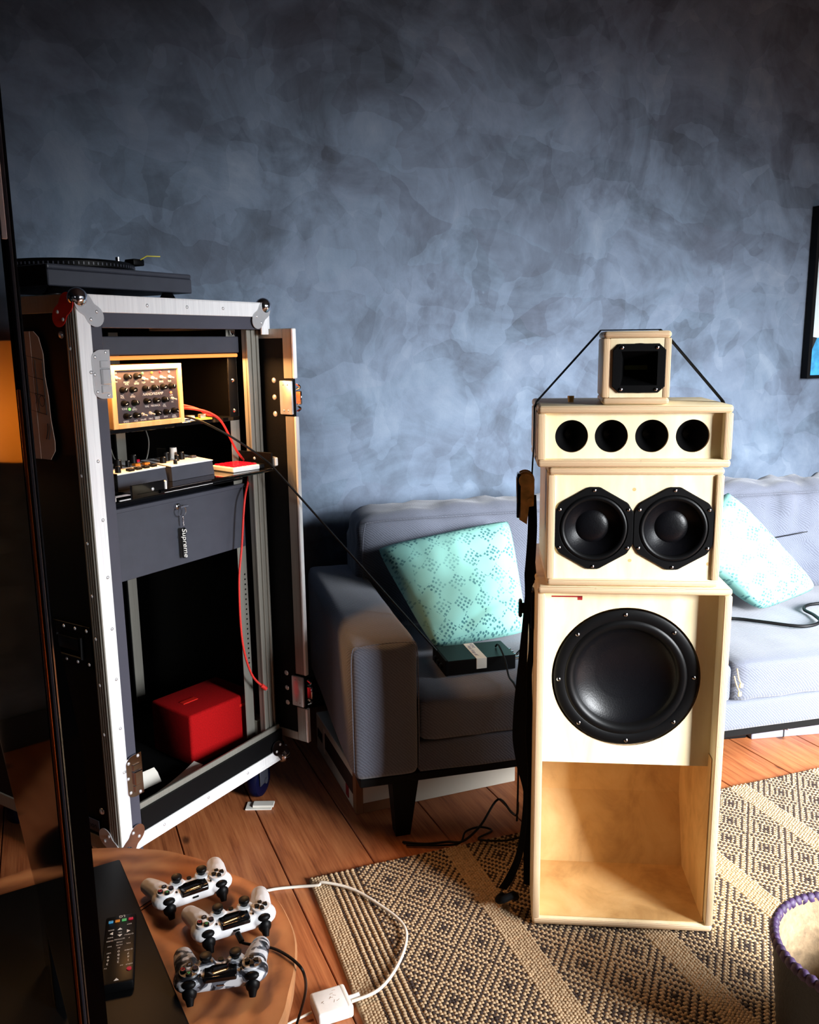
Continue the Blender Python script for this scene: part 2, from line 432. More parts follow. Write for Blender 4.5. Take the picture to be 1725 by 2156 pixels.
# ------------------------------------------------------------------ mesh helpers
class MB:
    """collects shapes into one mesh"""
    def __init__(self):
        self.v, self.f, self.mi = [], [], []
    def add(self, verts, faces, mat=0, mx=None):
        k = len(self.v)
        for p in verts:
            p = Vector(p)
            self.v.append(mx @ p if mx is not None else p)
        for q in faces:
            self.f.append([i + k for i in q])
            self.mi.append(mat)
        return self
    def box(self, x0, x1, y0, y1, z0, z1, mat=0, mx=None):
        v = [(x0, y0, z0), (x1, y0, z0), (x1, y1, z0), (x0, y1, z0), (x0, y0, z1), (x1, y0, z1), (x1, y1, z1), (x0, y1, z1)]
        return self.add(v, [(0, 3, 2, 1), (4, 5, 6, 7), (0, 1, 5, 4), (1, 2, 6, 5), (2, 3, 7, 6), (3, 0, 4, 7)], mat, mx)
    def rbox(self, x0, x1, y0, y1, z0, z1, r=.003, seg=2, edge_axis=None, mat=0, mx=None):
        bm = bmesh.new()
        bmesh.ops.create_cube(bm, size=1)
        for q in bm.verts:
            q.co = Vector(((x0 + x1) / 2 + q.co.x * (x1 - x0), (y0 + y1) / 2 + q.co.y * (y1 - y0), (z0 + z1) / 2 + q.co.z * (z1 - z0)))
        bmesh.ops.bevel(bm, geom=list(bm.edges), offset=r, segments=seg, profile=.5, affect='EDGES')
        bm.normal_update()
        vs = [q.co.copy() for q in bm.verts]
        bm.verts.index_update()
        for fc in bm.faces:
            mm = mat
            if edge_axis is not None and abs(fc.normal[edge_axis]) > .35:
                mm = mat + 1
            self.add([q.co for q in fc.verts], [list(range(len(fc.verts)))], mm, mx)
        bm.free()
        return self
    def cyl(self, p0, p1, r0, r1=None, n=20, mat=0, cap=True, mx=None):
        r1 = r0 if r1 is None else r1
        p0, p1 = Vector(p0), Vector(p1)
        d = (p1 - p0).normalized()
        a = d.orthogonal().normalized()
        b = d.cross(a)
        vs = []
        for p, r in ((p0, r0), (p1, r1)):
            for k in range(n):
                t = 2 * math.pi * k / n
                vs.append(p + a * (r * math.cos(t)) + b * (r * math.sin(t)))
        fs = [(k, (k + 1) % n, n + (k + 1) % n, n + k) for k in range(n)]
        if cap:
            fs += [list(range(n))[::-1], list(range(n, 2 * n))]
        return self.add(vs, fs, mat, mx)
    def lathe(self, prof, origin=(0, 0, 0), axis='y', n=48, mat=0, closed=False, mx=None, mats=None):
        """profile of (radius, height) turned about an axis through origin"""
        o = Vector(origin)
        vs = []
        for r, h in prof:
            for k in range(n):
                t = 2 * math.pi * k / n
                c, s = r * math.cos(t), r * math.sin(t)
                vs.append(o + (Vector((c, h, s)) if axis == 'y' else Vector((c, s, h)) if axis == 'z' else Vector((h, c, s))))
        m = len(prof)
        rows = range(m if closed else m - 1)
        for i in rows:
            fs = []
            for k in range(n):
                a, b2 = i * n + k, i * n + (k + 1) % n
                j = (i + 1) % m
                fs.append((a, b2, j * n + (k + 1) % n, j * n + k))
            self.add([], [], 0)
            base = len(self.v) if i == 0 else base
            if i == 0:
                self.add(vs, [], mat, mx)
            for q in fs:
                self.f.append([base + z for z in q])
                self.mi.append(mats[i] if mats else mat)
        return self
    def tube(self, pts, r=.003, n=8, mat=0, res=6, close=False, mx=None):
        pts = spline(pts, res)
        vs, fs = [], []
        prev = None
        for i, p in enumerate(pts):
            d = (pts[min(i + 1, len(pts) - 1)] - pts[max(i - 1, 0)])
            d = d.normalized() if d.length > 1e-9 else Vector((0, 0, 1))
            if prev is None:
                a = d.orthogonal().normalized()
            else:
                a = prev - d * prev.dot(d)
                a = a.normalized() if a.length > 1e-6 else d.orthogonal().normalized()
            prev = a
            b = d.cross(a)
            for k in range(n):
                t = 2 * math.pi * k / n
                vs.append(p + a * (r * math.cos(t)) + b * (r * math.sin(t)))
        for i in range(len(pts) - 1):
            for k in range(n):
                fs.append((i * n + k, i * n + (k + 1) % n, (i + 1) * n + (k + 1) % n, (i + 1) * n + k))
        fs += [list(range(n))[::-1], list(range((len(pts) - 1) * n, len(pts) * n))]
        return self.add(vs, fs, mat, mx)
    def ribbon(self, pts, widths, wdir, thick=.0015, res=5, mat=0):
        """flat webbing along a path, width held along wdir"""
        P = spline(pts, res)
        n0 = len(pts)
        wd = Vector(wdir).normalized()
        vs, fs = [], []
        for i, p in enumerate(P):
            f = i / (len(P) - 1) * (n0 - 1)
            k = min(int(f), n0 - 2)
            ww = widths[k] + (widths[k + 1] - widths[k]) * (f - k)
            d = (P[min(i + 1, len(P) - 1)] - P[max(i - 1, 0)]).normalized()
            nn = d.cross(wd)
            nn = nn.normalized() if nn.length > 1e-6 else Vector((1, 0, 0))
            for a, b in ((-1, -1), (1, -1), (1, 1), (-1, 1)):
                vs.append(p + wd * (a * ww / 2) + nn * (b * thick / 2))
        for i in range(len(P) - 1):
            for k in range(4):
                fs.append((i * 4 + k, i * 4 + (k + 1) % 4, i * 4 + 4 + (k + 1) % 4, i * 4 + 4 + k))
        fs += [(3, 2, 1, 0), tuple(range(len(vs) - 4, len(vs)))]
        return self.add(vs, fs, mat)
    def sphere(self, c, r, n=16, sc=(1, 1, 1), mat=0, mx=None):
        vs, fs = [], []
        m = n // 2
        c = Vector(c)
        for i in range(m + 1):
            ph = math.pi * i / m
            for k in range(n):
                t = 2 * math.pi * k / n
                vs.append(c + Vector((r * sc[0] * math.sin(ph) * math.cos(t), r * sc[1] * math.sin(ph) * math.sin(t), r * sc[2] * math.cos(ph))))
        for i in range(m):
            for k in range(n):
                fs.append((i * n + k, (i + 1) * n + k, (i + 1) * n + (k + 1) % n, i * n + (k + 1) % n))
        return self.add(vs, fs, mat, mx)
    def prism(self, poly, z0, z1, mat=0, mx=None, side=None):
        n = len(poly)
        vs = [(x, y, z0) for x, y in poly] + [(x, y, z1) for x, y in poly]
        self.add(vs, [list(range(n))[::-1], list(range(n, 2 * n))], mat, mx)
        return self.add(vs, [(k, (k + 1) % n, n + (k + 1) % n, n + k) for k in range(n)], mat if side is None else side, mx)
    def text(self, s, size, mx, mat=0, depth=.0, align='CENTER', shear=0.0):
        c = bpy.data.curves.new('t', 'FONT')
        c.body, c.size, c.extrude, c.align_x, c.align_y, c.shear = s, size, depth, align, 'CENTER', shear
        o = bpy.data.objects.new('t', c)
        me = bpy.data.meshes.new_from_object(o)
        self.add([v.co for v in me.vertices], [list(p.vertices) for p in me.polygons], mat, mx)
        bpy.data.objects.remove(o)
        bpy.data.curves.remove(c)
        bpy.data.meshes.remove(me)
        return self
    def build(self, name, mats, parent=None, smooth=None, weld=True, **tags):
        me = bpy.data.meshes.new(name)
        me.from_pydata([tuple(p) for p in self.v], [], self.f)
        me.polygons.foreach_set('material_index', self.mi)
        for m in (mats if isinstance(mats, (list, tuple)) else [mats]):
            me.materials.append(MT[m] if isinstance(m, str) else m)
        if weld:
            bm = bmesh.new()
            bm.from_mesh(me)
            bmesh.ops.remove_doubles(bm, verts=bm.verts, dist=1e-6)
            bmesh.ops.recalc_face_normals(bm, faces=bm.faces)
            bm.to_mesh(me)
            bm.free()
        if smooth is not None:
            me.polygons.foreach_set('use_smooth', [True] * len(me.polygons))
            try:
                me.set_sharp_from_angle(angle=R(smooth))
            except Exception:
                pass
        me.update()
        return link(name, me, parent, **tags)

def spline(pts, res):
    P = [Vector(p) for p in pts]
    if len(P) < 3 or res <= 1:
        return P
    out = []
    for i in range(len(P) - 1):
        p0, p1, p2, p3 = P[max(i - 1, 0)], P[i], P[i + 1], P[min(i + 2, len(P) - 1)]
        for k in range(res):
            t = k / res
            out.append(.5 * ((2 * p1) + (p2 - p0) * t + (2 * p0 - 5 * p1 + 4 * p2 - p3) * t * t + (3 * p1 - p0 - 3 * p2 + p3) * t ** 3))
    out.append(P[-1])
    return out

def link(name, data, parent=None, label=None, cat=None, group=None, kind=None, loc=None, rot=None):
    o = bpy.data.objects.new(name, data)
    COL.objects.link(o)
    if parent is not None:
        o.parent = parent
    if label: o['label'] = label
    if cat: o['category'] = cat
    if group: o['group'] = group
    if kind: o['kind'] = kind
    if loc is not None: o.location = loc
    if rot is not None: o.rotation_euler = rot
    return o
def thing(name, label, cat, loc=(0, 0, 0), rz=0.0, group=None, rot=None):
    return link(name, None, None, label, cat, group, None, loc, rot if rot else (0, 0, rz))
def dup(o, parent, loc=None, rot=None, name=None):
    c = o.copy()
    COL.objects.link(c)
    c.parent = parent
    if loc is not None: c.location = loc
    if rot is not None: c.rotation_euler = rot
    if name: c.name = name
    return c

def puff(name, mat, parent, x0, x1, y0, y1, z0, z1, r=.04, n=12, bulge=.0, wr=.0, seed=0, ws=9.0):
    """upholstered block: rounded box with a little bulge and wrinkling"""
    bm = bmesh.new()
    bmesh.ops.create_cube(bm, size=2)
    bmesh.ops.subdivide_edges(bm, edges=bm.edges, cuts=n, use_grid_fill=True)
    c = Vector(((x0 + x1) / 2, (y0 + y1) / 2, (z0 + z1) / 2))
    h = Vector(((x1 - x0) / 2, (y1 - y0) / 2, (z1 - z0) / 2))
    for v in bm.verts:
        s = v.co.copy()
        p = Vector((s.x * h.x, s.y * h.y, s.z * h.z))
        # concentrate loops towards the rim so that the rounding is smooth
        for k in range(3):
            a = abs(s[k])
            p[k] = math.copysign(h[k] * (1 - (1 - a) ** 1.0), s[k]) if h[k] > 0 else 0
        inn = Vector([max(-(h[k] - r), min(h[k] - r, p[k])) for k in range(3)])
        d = p - inn
        if d.length > 1e-7:
            p = inn + d.normalized() * r
        b = [max(0, 1 - s[k] ** 2) for k in range(3)]
        ax = max(range(3), key=lambda k: abs(s[k]))
        o2 = [k for k in range(3) if k != ax]
        p[ax] += math.copysign(bulge * b[o2[0]] * b[o2[1]], s[ax])
        if wr:
            q = (p + c) * ws + Vector((seed, seed * 2.1, 0))
            d2 = noise.noise(Vector((q.x * 1.6, q.y, q.z * .7))) + .5 * noise.noise(q * 2.3)
            nn = Vector([s[k] ** 3 for k in range(3)])
            if nn.length: p += nn.normalized() * d2 * wr
        v.co = p + c
    me = bpy.data.meshes.new(name)
    bm.to_mesh(me)
    bm.free()
    me.polygons.foreach_set('use_smooth', [True] * len(me.polygons))
    me.materials.append(MT[mat])
    return link(name, me, parent)

# ------------------------------------------------------------------ the room
FA = R(-67)                                    # the floor boards run this way
floor = MB().box(-4.5, 4.5, -4.0, 6.0, -.06, -.021).build('floor', 'gap', kind='structure')
floor.rotation_euler = (0, 0, 0)
fd = Vector((math.cos(FA), math.sin(FA), 0))
fn = Vector((-fd.y, fd.x, 0))                  # across the boards
PW, PH = .2205, .457
pm = MB().rbox(-3.2, 3.2, -PW / 2 + .0014, PW / 2 - .0014, -.02, 0, .0015, 1)
plank = None
for k in range(-8, 12):
    s0 = PH + PW * (k + .5)
    loc = fn * s0 + fd * (-1.2 + .17 * (k % 5))
    if plank is None:
        plank = pm.build('plank', 'pine', floor)
        o = plank
    else:
        o = dup(plank, floor)
    o.location = loc
    o.rotation_euler = (0, 0, FA)

def wall_slab(name, u0, u1, t0, t1, z0, z1, mat):
    o = MB().box(u0, u1, -t1, -t0, z0, z1).build(name, mat, kind='structure')
    o.location = WP
    o.rotation_euler = (0, 0, WA)
    return o
wall_slab('wall_back', ROOM_U0, ROOM_U1, -.1, 0, 0, ROOM_H, 'wall')
wall_slab('wall_left', ROOM_U0 - .1, ROOM_U0, -.1, ROOM_T + .1, 0, ROOM_H, 'wallplain')
wr_ = MB()
for a in ((-.1, SID_T0, 0, ROOM_H), (SID_T1, ROOM_T + .1, 0, ROOM_H), (SID_T0, SID_T1, 0, SID_Z0), (SID_T0, SID_T1, SID_Z1, ROOM_H)):
    wr_.box(ROOM_U1, ROOM_U1 + .12, -a[1], -a[0], a[2], a[3])
wr_ = wr_.build('wall_right', 'wallplain', kind='structure')
wr_.location = WP
wr_.rotation_euler = (0, 0, WA)
wf = MB()
for a in ((ROOM_U0, WIN_U0, 0, ROOM_H), (WIN_U1, ROOM_U1, 0, ROOM_H), (WIN_U0, WIN_U1, 0, WIN_Z0), (WIN_U0, WIN_U1, WIN_Z1, ROOM_H)):
    wf.box(a[0], a[1], -ROOM_T - .12, -ROOM_T, a[2], a[3])
wf = wf.build('wall_front', 'wallplain', kind='structure')
wf.location = WP
wf.rotation_euler = (0, 0, WA)
wall_slab('ceiling', ROOM_U0 - .1, ROOM_U1 + .1, -.1, ROOM_T + .12, ROOM_H, ROOM_H + .08, 'ceiling')
wall_slab('baseboard_back', ROOM_U0, ROOM_U1, 0.001, .018, 0.001, .11, 'wallplain')
win = MB()
for a in ((WIN_U0, WIN_U0 + .05, WIN_Z0, WIN_Z1), (WIN_U1 - .05, WIN_U1, WIN_Z0, WIN_Z1), (WIN_U0, WIN_U1, WIN_Z0, WIN_Z0 + .05),
          (WIN_U0, WIN_U1, WIN_Z1 - .05, WIN_Z1), ((WIN_U0 + WIN_U1) / 2 - .025, (WIN_U0 + WIN_U1) / 2 + .025, WIN_Z0, WIN_Z1)):
    win.box(a[0], a[1], -ROOM_T - .11, -ROOM_T - .05, a[2], a[3])
win = win.build('window_1', 'white_paint', kind='structure')
win.location = WP
win.rotation_euler = (0, 0, WA)

dr_ = MB()
for a in ((SID_T0, SID_T0 + .06, SID_Z0, SID_Z1), (SID_T1 - .06, SID_T1, SID_Z0, SID_Z1), (SID_T0, SID_T1, SID_Z0, SID_Z0 + .08), (SID_T0, SID_T1, SID_Z1 - .06, SID_Z1),
          ((SID_T0 + SID_T1) / 2 - .04, (SID_T0 + SID_T1) / 2 + .04, SID_Z0, SID_Z1)):
    dr_.box(ROOM_U1 + .05, ROOM_U1 + .11, -a[1], -a[0], a[2], a[3])
dr_ = dr_.build('door_1', 'white_paint', kind='structure')
dr_.location = WP
dr_.rotation_euler = (0, 0, WA)

# ------------------------------------------------------------------ flight case
CA = R(57.86)
CO = Vector((-.687, 1.819, 0))
CU = Vector((math.cos(CA), math.sin(CA), 0))
CV = Vector((-math.sin(CA), math.cos(CA), 0))
def cp(x, d, z):
    return CO + CU * x + CV * d + Vector((0, 0, z))
CW, CD, CB, CT = .60, .62, .12, 1.41           # width, depth, bottom, top
case = thing('flight_case', 'tall black rack flight case with aluminium edges, open front and casters', 'flight case', CO, CA)
E_ = .035                                      # extrusion leg
T_ = .012
def part(name, mb, mat, smooth=None, parent=None):
    return mb.build(name, mat, parent or case, smooth)
part('side_panel', MB().rbox(.002, .012, .004, CD - .004, CB + .004, CT - .004, .001, 1), 'black_lam')
part('side_panel', MB().rbox(CW - .012, CW - .002, .045, CD - .004, CB + .004, CT - .004, .001, 1), 'black_lam')
part('back_panel', MB().rbox(.012, CW - .012, CD - .014, CD - .004, CB + .01, CT - .01, .001, 1), 'black_lam')
part('top_panel', MB().rbox(.004, CW - .004, .004, CD - .004, CT - .014, CT - .002, .001, 1), 'black_lam')
part('bottom_panel', MB().rbox(.004, CW - .004, .006, CD - .004, CB + .012, CB + .045, .001, 1), 'black_matte')
# dark grey facing boards round the opening
part('front_board', MB().rbox(.03, .066, .003, .012, CB + .03, CT - .03, .001, 1), 'grey_lam')
part('front_board', MB().rbox(.066, .572, .003, .012, 1.343, CT - .03, .001, 1), 'grey_lam')
part('front_board', MB().rbox(.066, .585, .003, .012, CB + .03, .208, .001, 1), 'black_lam')
# aluminium extrusions
def lext(name, x0, x1, z0, z1, groove=0):
    """front corner post: L section, grooved on its side face"""
    m = MB()
    m.rbox(x0, x1, -.002, .003, z0, z1, .0012, 1)
    return m
part('edge_trim', MB().rbox(0, E_, -.002, .003, CB, CT, .0012, 1), 'alu')                    # front left, face
gm = MB().rbox(-.002, .002, -.002, E_, CB, CT, .0008, 1)
for k in range(4):
    gm.rbox(-.0036, -.001, .004 + k * .0075, .0085 + k * .0075, CB, CT, .0008, 1)
part('edge_trim', gm, 'alu_dull')                                                             # front left, side flange
part('edge_trim', MB().rbox(E_, CW - .002, -.002, .003, CT - E_, CT + .001, .0012, 1), 'alu')
part('edge_trim', MB().rbox(0, CW - .002, -.002, E_, CT - .002, CT + .002, .001, 1), 'alu')
part('edge_trim', MB().rbox(E_, CW - .002, -.002, .003, CB, CB + E_, .0012, 1).rbox(.03, CW - .01, -.0035, 0, CB + .004, CB + .013, .001, 1), 'alu')
part('edge_trim', MB().rbox(-.002, .003, .035, CD, CT - E_, CT + .002, .001, 1), 'alu_dull')
part('edge_trim', MB().rbox(0, E_, .035, CD, CT - .001, CT + .003, .001, 1), 'alu_dull')
part('edge_trim', MB().rbox(-.002, .003, .035, CD, CB, CB + E_, .001, 1), 'alu_dull')
part('edge_trim', MB().rbox(-.002, .003, CD - E_, CD, CB + E_, CT - E_, .001, 1), 'alu_dull')
part('edge_trim', MB().rbox(CW - .03, CW, -.002, .003, 1.33, CT - E_, .001, 1).rbox(CW - .003, CW + .002, -.002, .04, 1.33, CT, .001, 1), 'alu')
part('edge_trim', MB().rbox(CW - E_, CW, CD - .003, CD + .002, CB, CT, .001, 1), 'alu_dull')
# grooved inner extrusions around the opening
gr = MB()
for k in range(5):
    gr.rbox(.541 + k * .0095, .549 + k * .0095, .026 + .003 * (k % 2), .036, .208, 1.343, .0012, 1)
gr.box(.541, .588, .031, .045, .208, 1.343)
part('tongue_rail', gr, 'alu_dull')
part('tongue_rail', MB().rbox(.066, .585, .012, .018, .206, .222, .001, 1).rbox(.066, .585, .020, .026, .206, .218, .001, 1), 'alu_dull')
# rack rails
for x, d, s in ((.513, .072, 1), (.52, .545, 1), (.045, .072, 1)):
    m = MB().rbox(x, x + .032, d, d + .003, .19, 1.345, .001, 1).rbox(x + .03, x + .034, d, d + .03, .19, 1.345, .001, 1)
    o = part('rack_rail', m, 'alu_dull')
hm = MB()
for k in range(20):
    hm.cyl((.536, .0715, .40 + k * .0145), (.536, .0725, .40 + k * .0145), .0028, n=8)
part('rail_hole', hm, 'black_matte')
# inner right wall lining and ceiling brackets
part('inner_bracket', MB().rbox(.50, .585, .05, .35, 1.345, 1.36, .001, 1), 'alu_dull')
part('inner_bracket', MB().rbox(.545, .588, .06, .11, .166, .235, .002, 1), 'alu_dull')

# rivets
rv = MB().lathe([(0, -.0022), (.0022, -.0020), (.0036, -.001), (.0042, 0)], n=12)
rivet0 = rv.build('rivet', 'steel', case, 40)
rivet0.location = (.025, -.002, 1.25)
spots = [(.024, -.002, z) for z in (1.06, .93, .80, .68, .56, .44, .33)] + [(x, -.002, CT - .017) for x in (.19, .31, .43)] + \
        [(x, -.002, CB + .022) for x in (.13, .28, .43)]
for p in spots:
    dup(rivet0, case, p)
for z in (1.3, 1.03, .88, .76, .66, .55, .43):
    dup(rivet0, case, (-.0035, .022, z), (0, 0, R(-90)))
for y, z in ((.055, 1.329), (.062, .223), (.2, 1.29)):
    o = dup(rivet0, case, (.002, y, z), (0, 0, R(-90)))
    o.scale = (2, 2, 2)

# ball corners
def ball_corner(x, z, sx, sz, red=False):
    b = MB()
    b.sphere((x + .012 * sx, .006, z - .006 * sz), .021, 20)
    o = b.build('ball_corner', 'chrome', case, 60)
    fl = MB()
    pts = []
    # clover-shaped flange on the face
    for a in range(40):
        t = 2 * math.pi * a / 40
        rr = .030 + .012 * math.cos(2 * (t - R(45)))
        pts.append((rr * math.cos(t), rr * math.sin(t)))
    mx = Matrix.Translation((x + .032 * sx, -.0032, z - .030 * sz)) @ Matrix.Rotation(R(90), 4, 'X') @ Matrix.Scale(-sx, 4, (1, 0, 0)) @ Matrix.Scale(sz, 4, (0, 1, 0))
    fl.prism(pts, -.0006, .0012, mx=mx)
    f = fl.build('corner_flange', 'steel' if sz > 0 else 'chrome', case, 30)
    for dx, dz in ((.05, .034), (.034, .05)):
        dup(rivet0, case, (x + dx * sx, -.0045, z - dz * sz))
    if sx > 0:
        g = MB()
        mx = Matrix.Translation((-.0045, .034, z - .030 * sz)) @ Matrix.Rotation(R(90), 4, 'Z') @ Matrix.Rotation(R(90), 4, 'X') @ Matrix.Scale(sz, 4, (0, 1, 0)) @ Matrix.Scale(-1, 4, (1, 0, 0))
        g.prism(pts, -.0012, .0008, mx=mx)
        g.build('corner_flange', 'red_metal' if red else 'steel', case, 30)  # side flange of the upper left corner is coloured red
        for dy, dz in ((.05, .034), (.034, .05)):
            dup(rivet0, case, (-.006, dy, z - dz * sz), (0, 0, R(-90)))
ball_corner(0, CT, 1, 1, True)
ball_corner(CW, CT, -1, 1)
ball_corner(0, CB, 1, -1)
ball_corner(CW, CB, -1, -1)

# latch keepers on the left of the opening
def keeper(zc, mat):
    poly = []
    for a in range(24):
        t = R(90) + R(180) * a / 23
        poly.append((.024 * math.cos(t) , (.034 if math.sin(t) > 0 else -.034) + .018 * math.sin(t)))
    poly += [(.022, -.052), (.022, .052)]
    mx = Matrix.Translation((.052, -.0035, zc)) @ Matrix.Rotation(R(90), 4, 'X')
    o = MB().prism(poly, -.001, .0015, mx=mx).build('latch_keeper', mat, case, 30)
    MB().rbox(.046, .070, -.012, -.004, zc - .022, zc + .012, .002, 1).rbox(.046, .066, -.009, -.004, zc + .014, zc + .029, .001, 1) \
        .rbox(.046, .066, -.009, -.004, zc - .040, zc - .024, .001, 1).build('keeper_hook', mat, o, 30)
    for dx, dz in ((.036, .037), (.036, -.037), (.032, 0), (.064, .046), (.064, -.046)):
        dup(rivet0, case, (dx, -.005, zc + dz))
keeper(1.245, 'steel')  # paler metal than the lower keeper, window glare put into its tone
keeper(.31, 'chrome')

# flap on the right edge of the opening, standing open
FX = .598
flap = MB().rbox(FX, FX + .009, -.078, .045, .182, 1.345, .001, 1).build('flap', 'black_lam', case)
MB().rbox(FX - .0025, FX, -.078, -.048, 1.215, 1.345, .001, 1).rbox(FX - .0025, FX, -.078, -.048, .385, 1.115, .001, 1) \
    .rbox(FX - .0025, FX, -.078, -.048, .182, .285, .001, 1).rbox(FX - .0025, FX, -.048, .045, 1.32, 1.345, .001, 1) \
    .rbox(FX - .0025, FX, -.048, .045, .182, .207, .001, 1).build('flap_frame', 'alu_dull', flap)
MB().rbox(FX - .004, FX + .010, -.086, -.078, 1.215, 1.345, .002, 1).rbox(FX - .004, FX + .010, -.086, -.078, .385, 1.115, .002, 1) \
    .rbox(FX - .004, FX + .010, -.086, -.078, .182, .285, .002, 1).build('flap_edge', 'alu', flap)
def latch(zc):
    m = MB()
    m.rbox(FX - .009, FX - .001, -.078, -.036, zc - .045, zc + .045, .003, 2)
    o = m.build('latch_dish', 'steel', flap, 40)
    for dz in (-.034, .034):
        for dy in (-.065, -.05):
            q = dup(rivet0, flap, (FX - .0095, dy, zc + dz), (0, 0, R(-90)))
            q.scale = (.6, .6, .6)
    for dz in (-.045, 0, .045):
        q = dup(rivet0, flap, (FX - .001, -.012, zc + dz), (0, 0, R(-90)))
        q.scale = (1.8, 1.2, 1.8)
    MB().rbox(FX + .0, FX + .006, -.102, -.084, zc - .018, zc + .018, .002, 1).tube([(FX + .003, -.086, zc + .022), (FX + .003, -.098, zc + .028), (FX + .003, -.086, zc + .036)], .003, 6) \
        .tube([(FX + .003, -.086, zc - .022), (FX + .003, -.098, zc - .028), (FX + .003, -.086, zc - .036)], .003, 6).build('latch_turn_key', 'chrome', flap, 40)
latch(1.165)
latch(.335)

# recessed handle on the left side
hd = MB()
y0, y1, z0, z1 = .042, .186, .583, .683
for a in ((y0, y1, z1 - .02, z1), (y0, y1, z0, z0 + .02), (y0, y0 + .025, z0, z1), (y1 - .025, y1, z0, z1)):
    hd.rbox(-.0025, .001, a[0], a[1], a[2], a[3], .001, 1)
hd.box(-.0015, 0, y0 + .02, y1 - .02, z0 + .015, z1 - .015)
hnd = hd.build('handle_dish', 'black', case)
MB().rbox(-.010, -.003, y0 + .035, y1 - .035, .622, .652, .003, 2).tube([(-.006, y0 + .03, .655), (-.006, y0 + .03, .605), (-.006, y1 - .03, .605), (-.006, y1 - .03, .655)], .004, 8, res=1).build('handle_grip', 'black', hnd, 40)
for k in range(4):
    for z in (z0 + .01, z1 - .01):
        q = dup(rivet0, hnd, (-.0025, y0 + .012 + k * .04, z), (0, 0, R(-90)))
# maker plate
pl = MB().rbox(-.002, 0, .072, .13, .165, .196, .0008, 1).build('maker_plate', 'grey_metal', case)
MB().text('Thon', .02, Matrix.Translation((-.0026, .101, .180)) @ Matrix.Rotation(R(-90), 4, 'Z') @ Matrix.Rotation(R(90), 4, 'X'), 0).build('lettering', 'black', pl)

# casters
def caster(x, d, turn):
    m = MB().rbox(-.045, .045, -.035, .035, CB - .008, CB - .001, .002, 1).cyl((0, 0, CB - .02), (0, 0, CB - .006), .022, n=20)
    for s in (-1, 1):
        m.rbox(-.02, .03, s * .021 - .0015, s * .021 + .0015, .045, CB - .012, .001, 1)
    m.cyl((.012, -.026, .05), (.012, .026, .05), .009, n=12)
    o = m.build('caster', 'grey_metal', case, 40)
    o.location = (x, d, 0)
    o.rotation_euler = (0, 0, turn)
    MB().lathe([(.012, -.017), (.034, -.017), (.046, -.014), (.05, -.006), (.05, .006), (.046, .014), (.034, .017), (.012, .017)], (.012, 0, .05), 'y', 32).build('wheel', 'wheel_blue', o, 40)
caster(.085, .075, R(200))
caster(.535, .065, R(15))
caster(.085, .545, R(20))
caster(.515, .545, R(20))

# folded paper wedge under the front right wheel
MB().rbox(-.03, .045, -.02, .022, 0, .004, .001, 1).rbox(-.01, .05, -.012, .015, .004, .010, .001, 1).build('paper_wedge', 'white_paper', None, label='folded cream paper wedged under the dark blue caster of the flight case', cat='paper') \
    .location = cp(.492, .03, 0)

# ------------------------------------------------------------------ things in and on the case
def cthing(name, label, cat, x, d, z, turn=0.0):
    return thing(name, label, cat, cp(x, d, z), CA + turn)

# rack lamp
t = cthing('rack_lamp', 'slim grey rack lamp panel glowing warm at the top of the case', 'lamp', .06, .06, 1.284)
MB().rbox(0, .482, -.004, .004, 0, .042, .002, 1).rbox(.03, .45, .004, .10, .006, .040, .002, 1).build('panel', 'grey_metal', t)
MB().rbox(.012, .47, -.010, .025, -.011, -.002, .002, 1).build('light_strip', 'glow', t)
for k in (0, 1):
    MB().cyl((.47 - .008 * k, -.002, .046), (.47 - .008 * k, .004, .057), .003, n=8).build('screw', 'chrome', t)
l = bpy.data.lights.new('rack_lamp_light', 'AREA')
l.shape, l.size, l.size_y, l.energy, l.color = 'RECTANGLE', .42, .03, 6.0, (1.0, .50, .18)
lo = link('rack_lamp_light', l, t)
lo.location = (.24, -.012, -.014)

# rack shelf
t = cthing('rack_shelf', 'black steel rack shelf carrying the wooden preamp', 'shelf', .06, .07, 1.112)
MB().rbox(0, .482, 0, .30, 0, .004, .001, 1).build('shelf_plate', 'black_matte', t)
MB().rbox(.45, .482, -.002, .002, .004, .172, .001, 1).rbox(.478, .482, 0, .25, .004, .172, .001, 1).build('shelf_bracket', 'black', t)
MB().rbox(0, .482, -.003, .001, -.006, .004, .001, 1).build('front_lip', 'black_gloss', t)
for z in (.02, .10, .165):
    q = MB().lathe([(0, -.004), (.004, -.003), (.006, 0)], (.466, -.002, z), n=12).build('screw', 'chrome', t, 40)

# preamp
PXW, PXH = .216, .145
t = cthing('preamp', 'small wooden-cased preamp with rows of black knobs and white lettering', 'preamp', .123, .060, 1.1165)
fr = MB()
for a in ((0, .014, 0, PXH), (PXW - .012, PXW, 0, PXH), (.014, PXW - .012, 0, .012), (.014, PXW - .012, PXH - .012, PXH)):
    fr.rbox(a[0], a[1], 0, .15, a[2], a[3], .001, 1)
fr.build('wooden_frame', 'preamp_wood', t)
face = MB().rbox(.013, PXW - .011, .006, .012, .011, PXH - .011, .0005, 1).build('front_panel', 'panel', t)
KW, KH = 1725 / PXW, 1411 / PXH                 # layout read off in crop units, converted to metres
def kx(u): return (u - 60) / (1680 - 60) * PXW
def kz(u, v):
    top = 45; bot = 1370 - (u - 130) * .04
    return PXH * (1 - (v - top) / (bot - top))
kn = MB().cyl((0, 0, 0), (0, -.004, 0), .0075, .0075, 20).cyl((0, -.004, 0), (0, -.015, 0), .0062, .0055, 20)
kn.box(-.0006, .0006, -.0155, -.0148, 0, .0052, 1)
knob0 = None
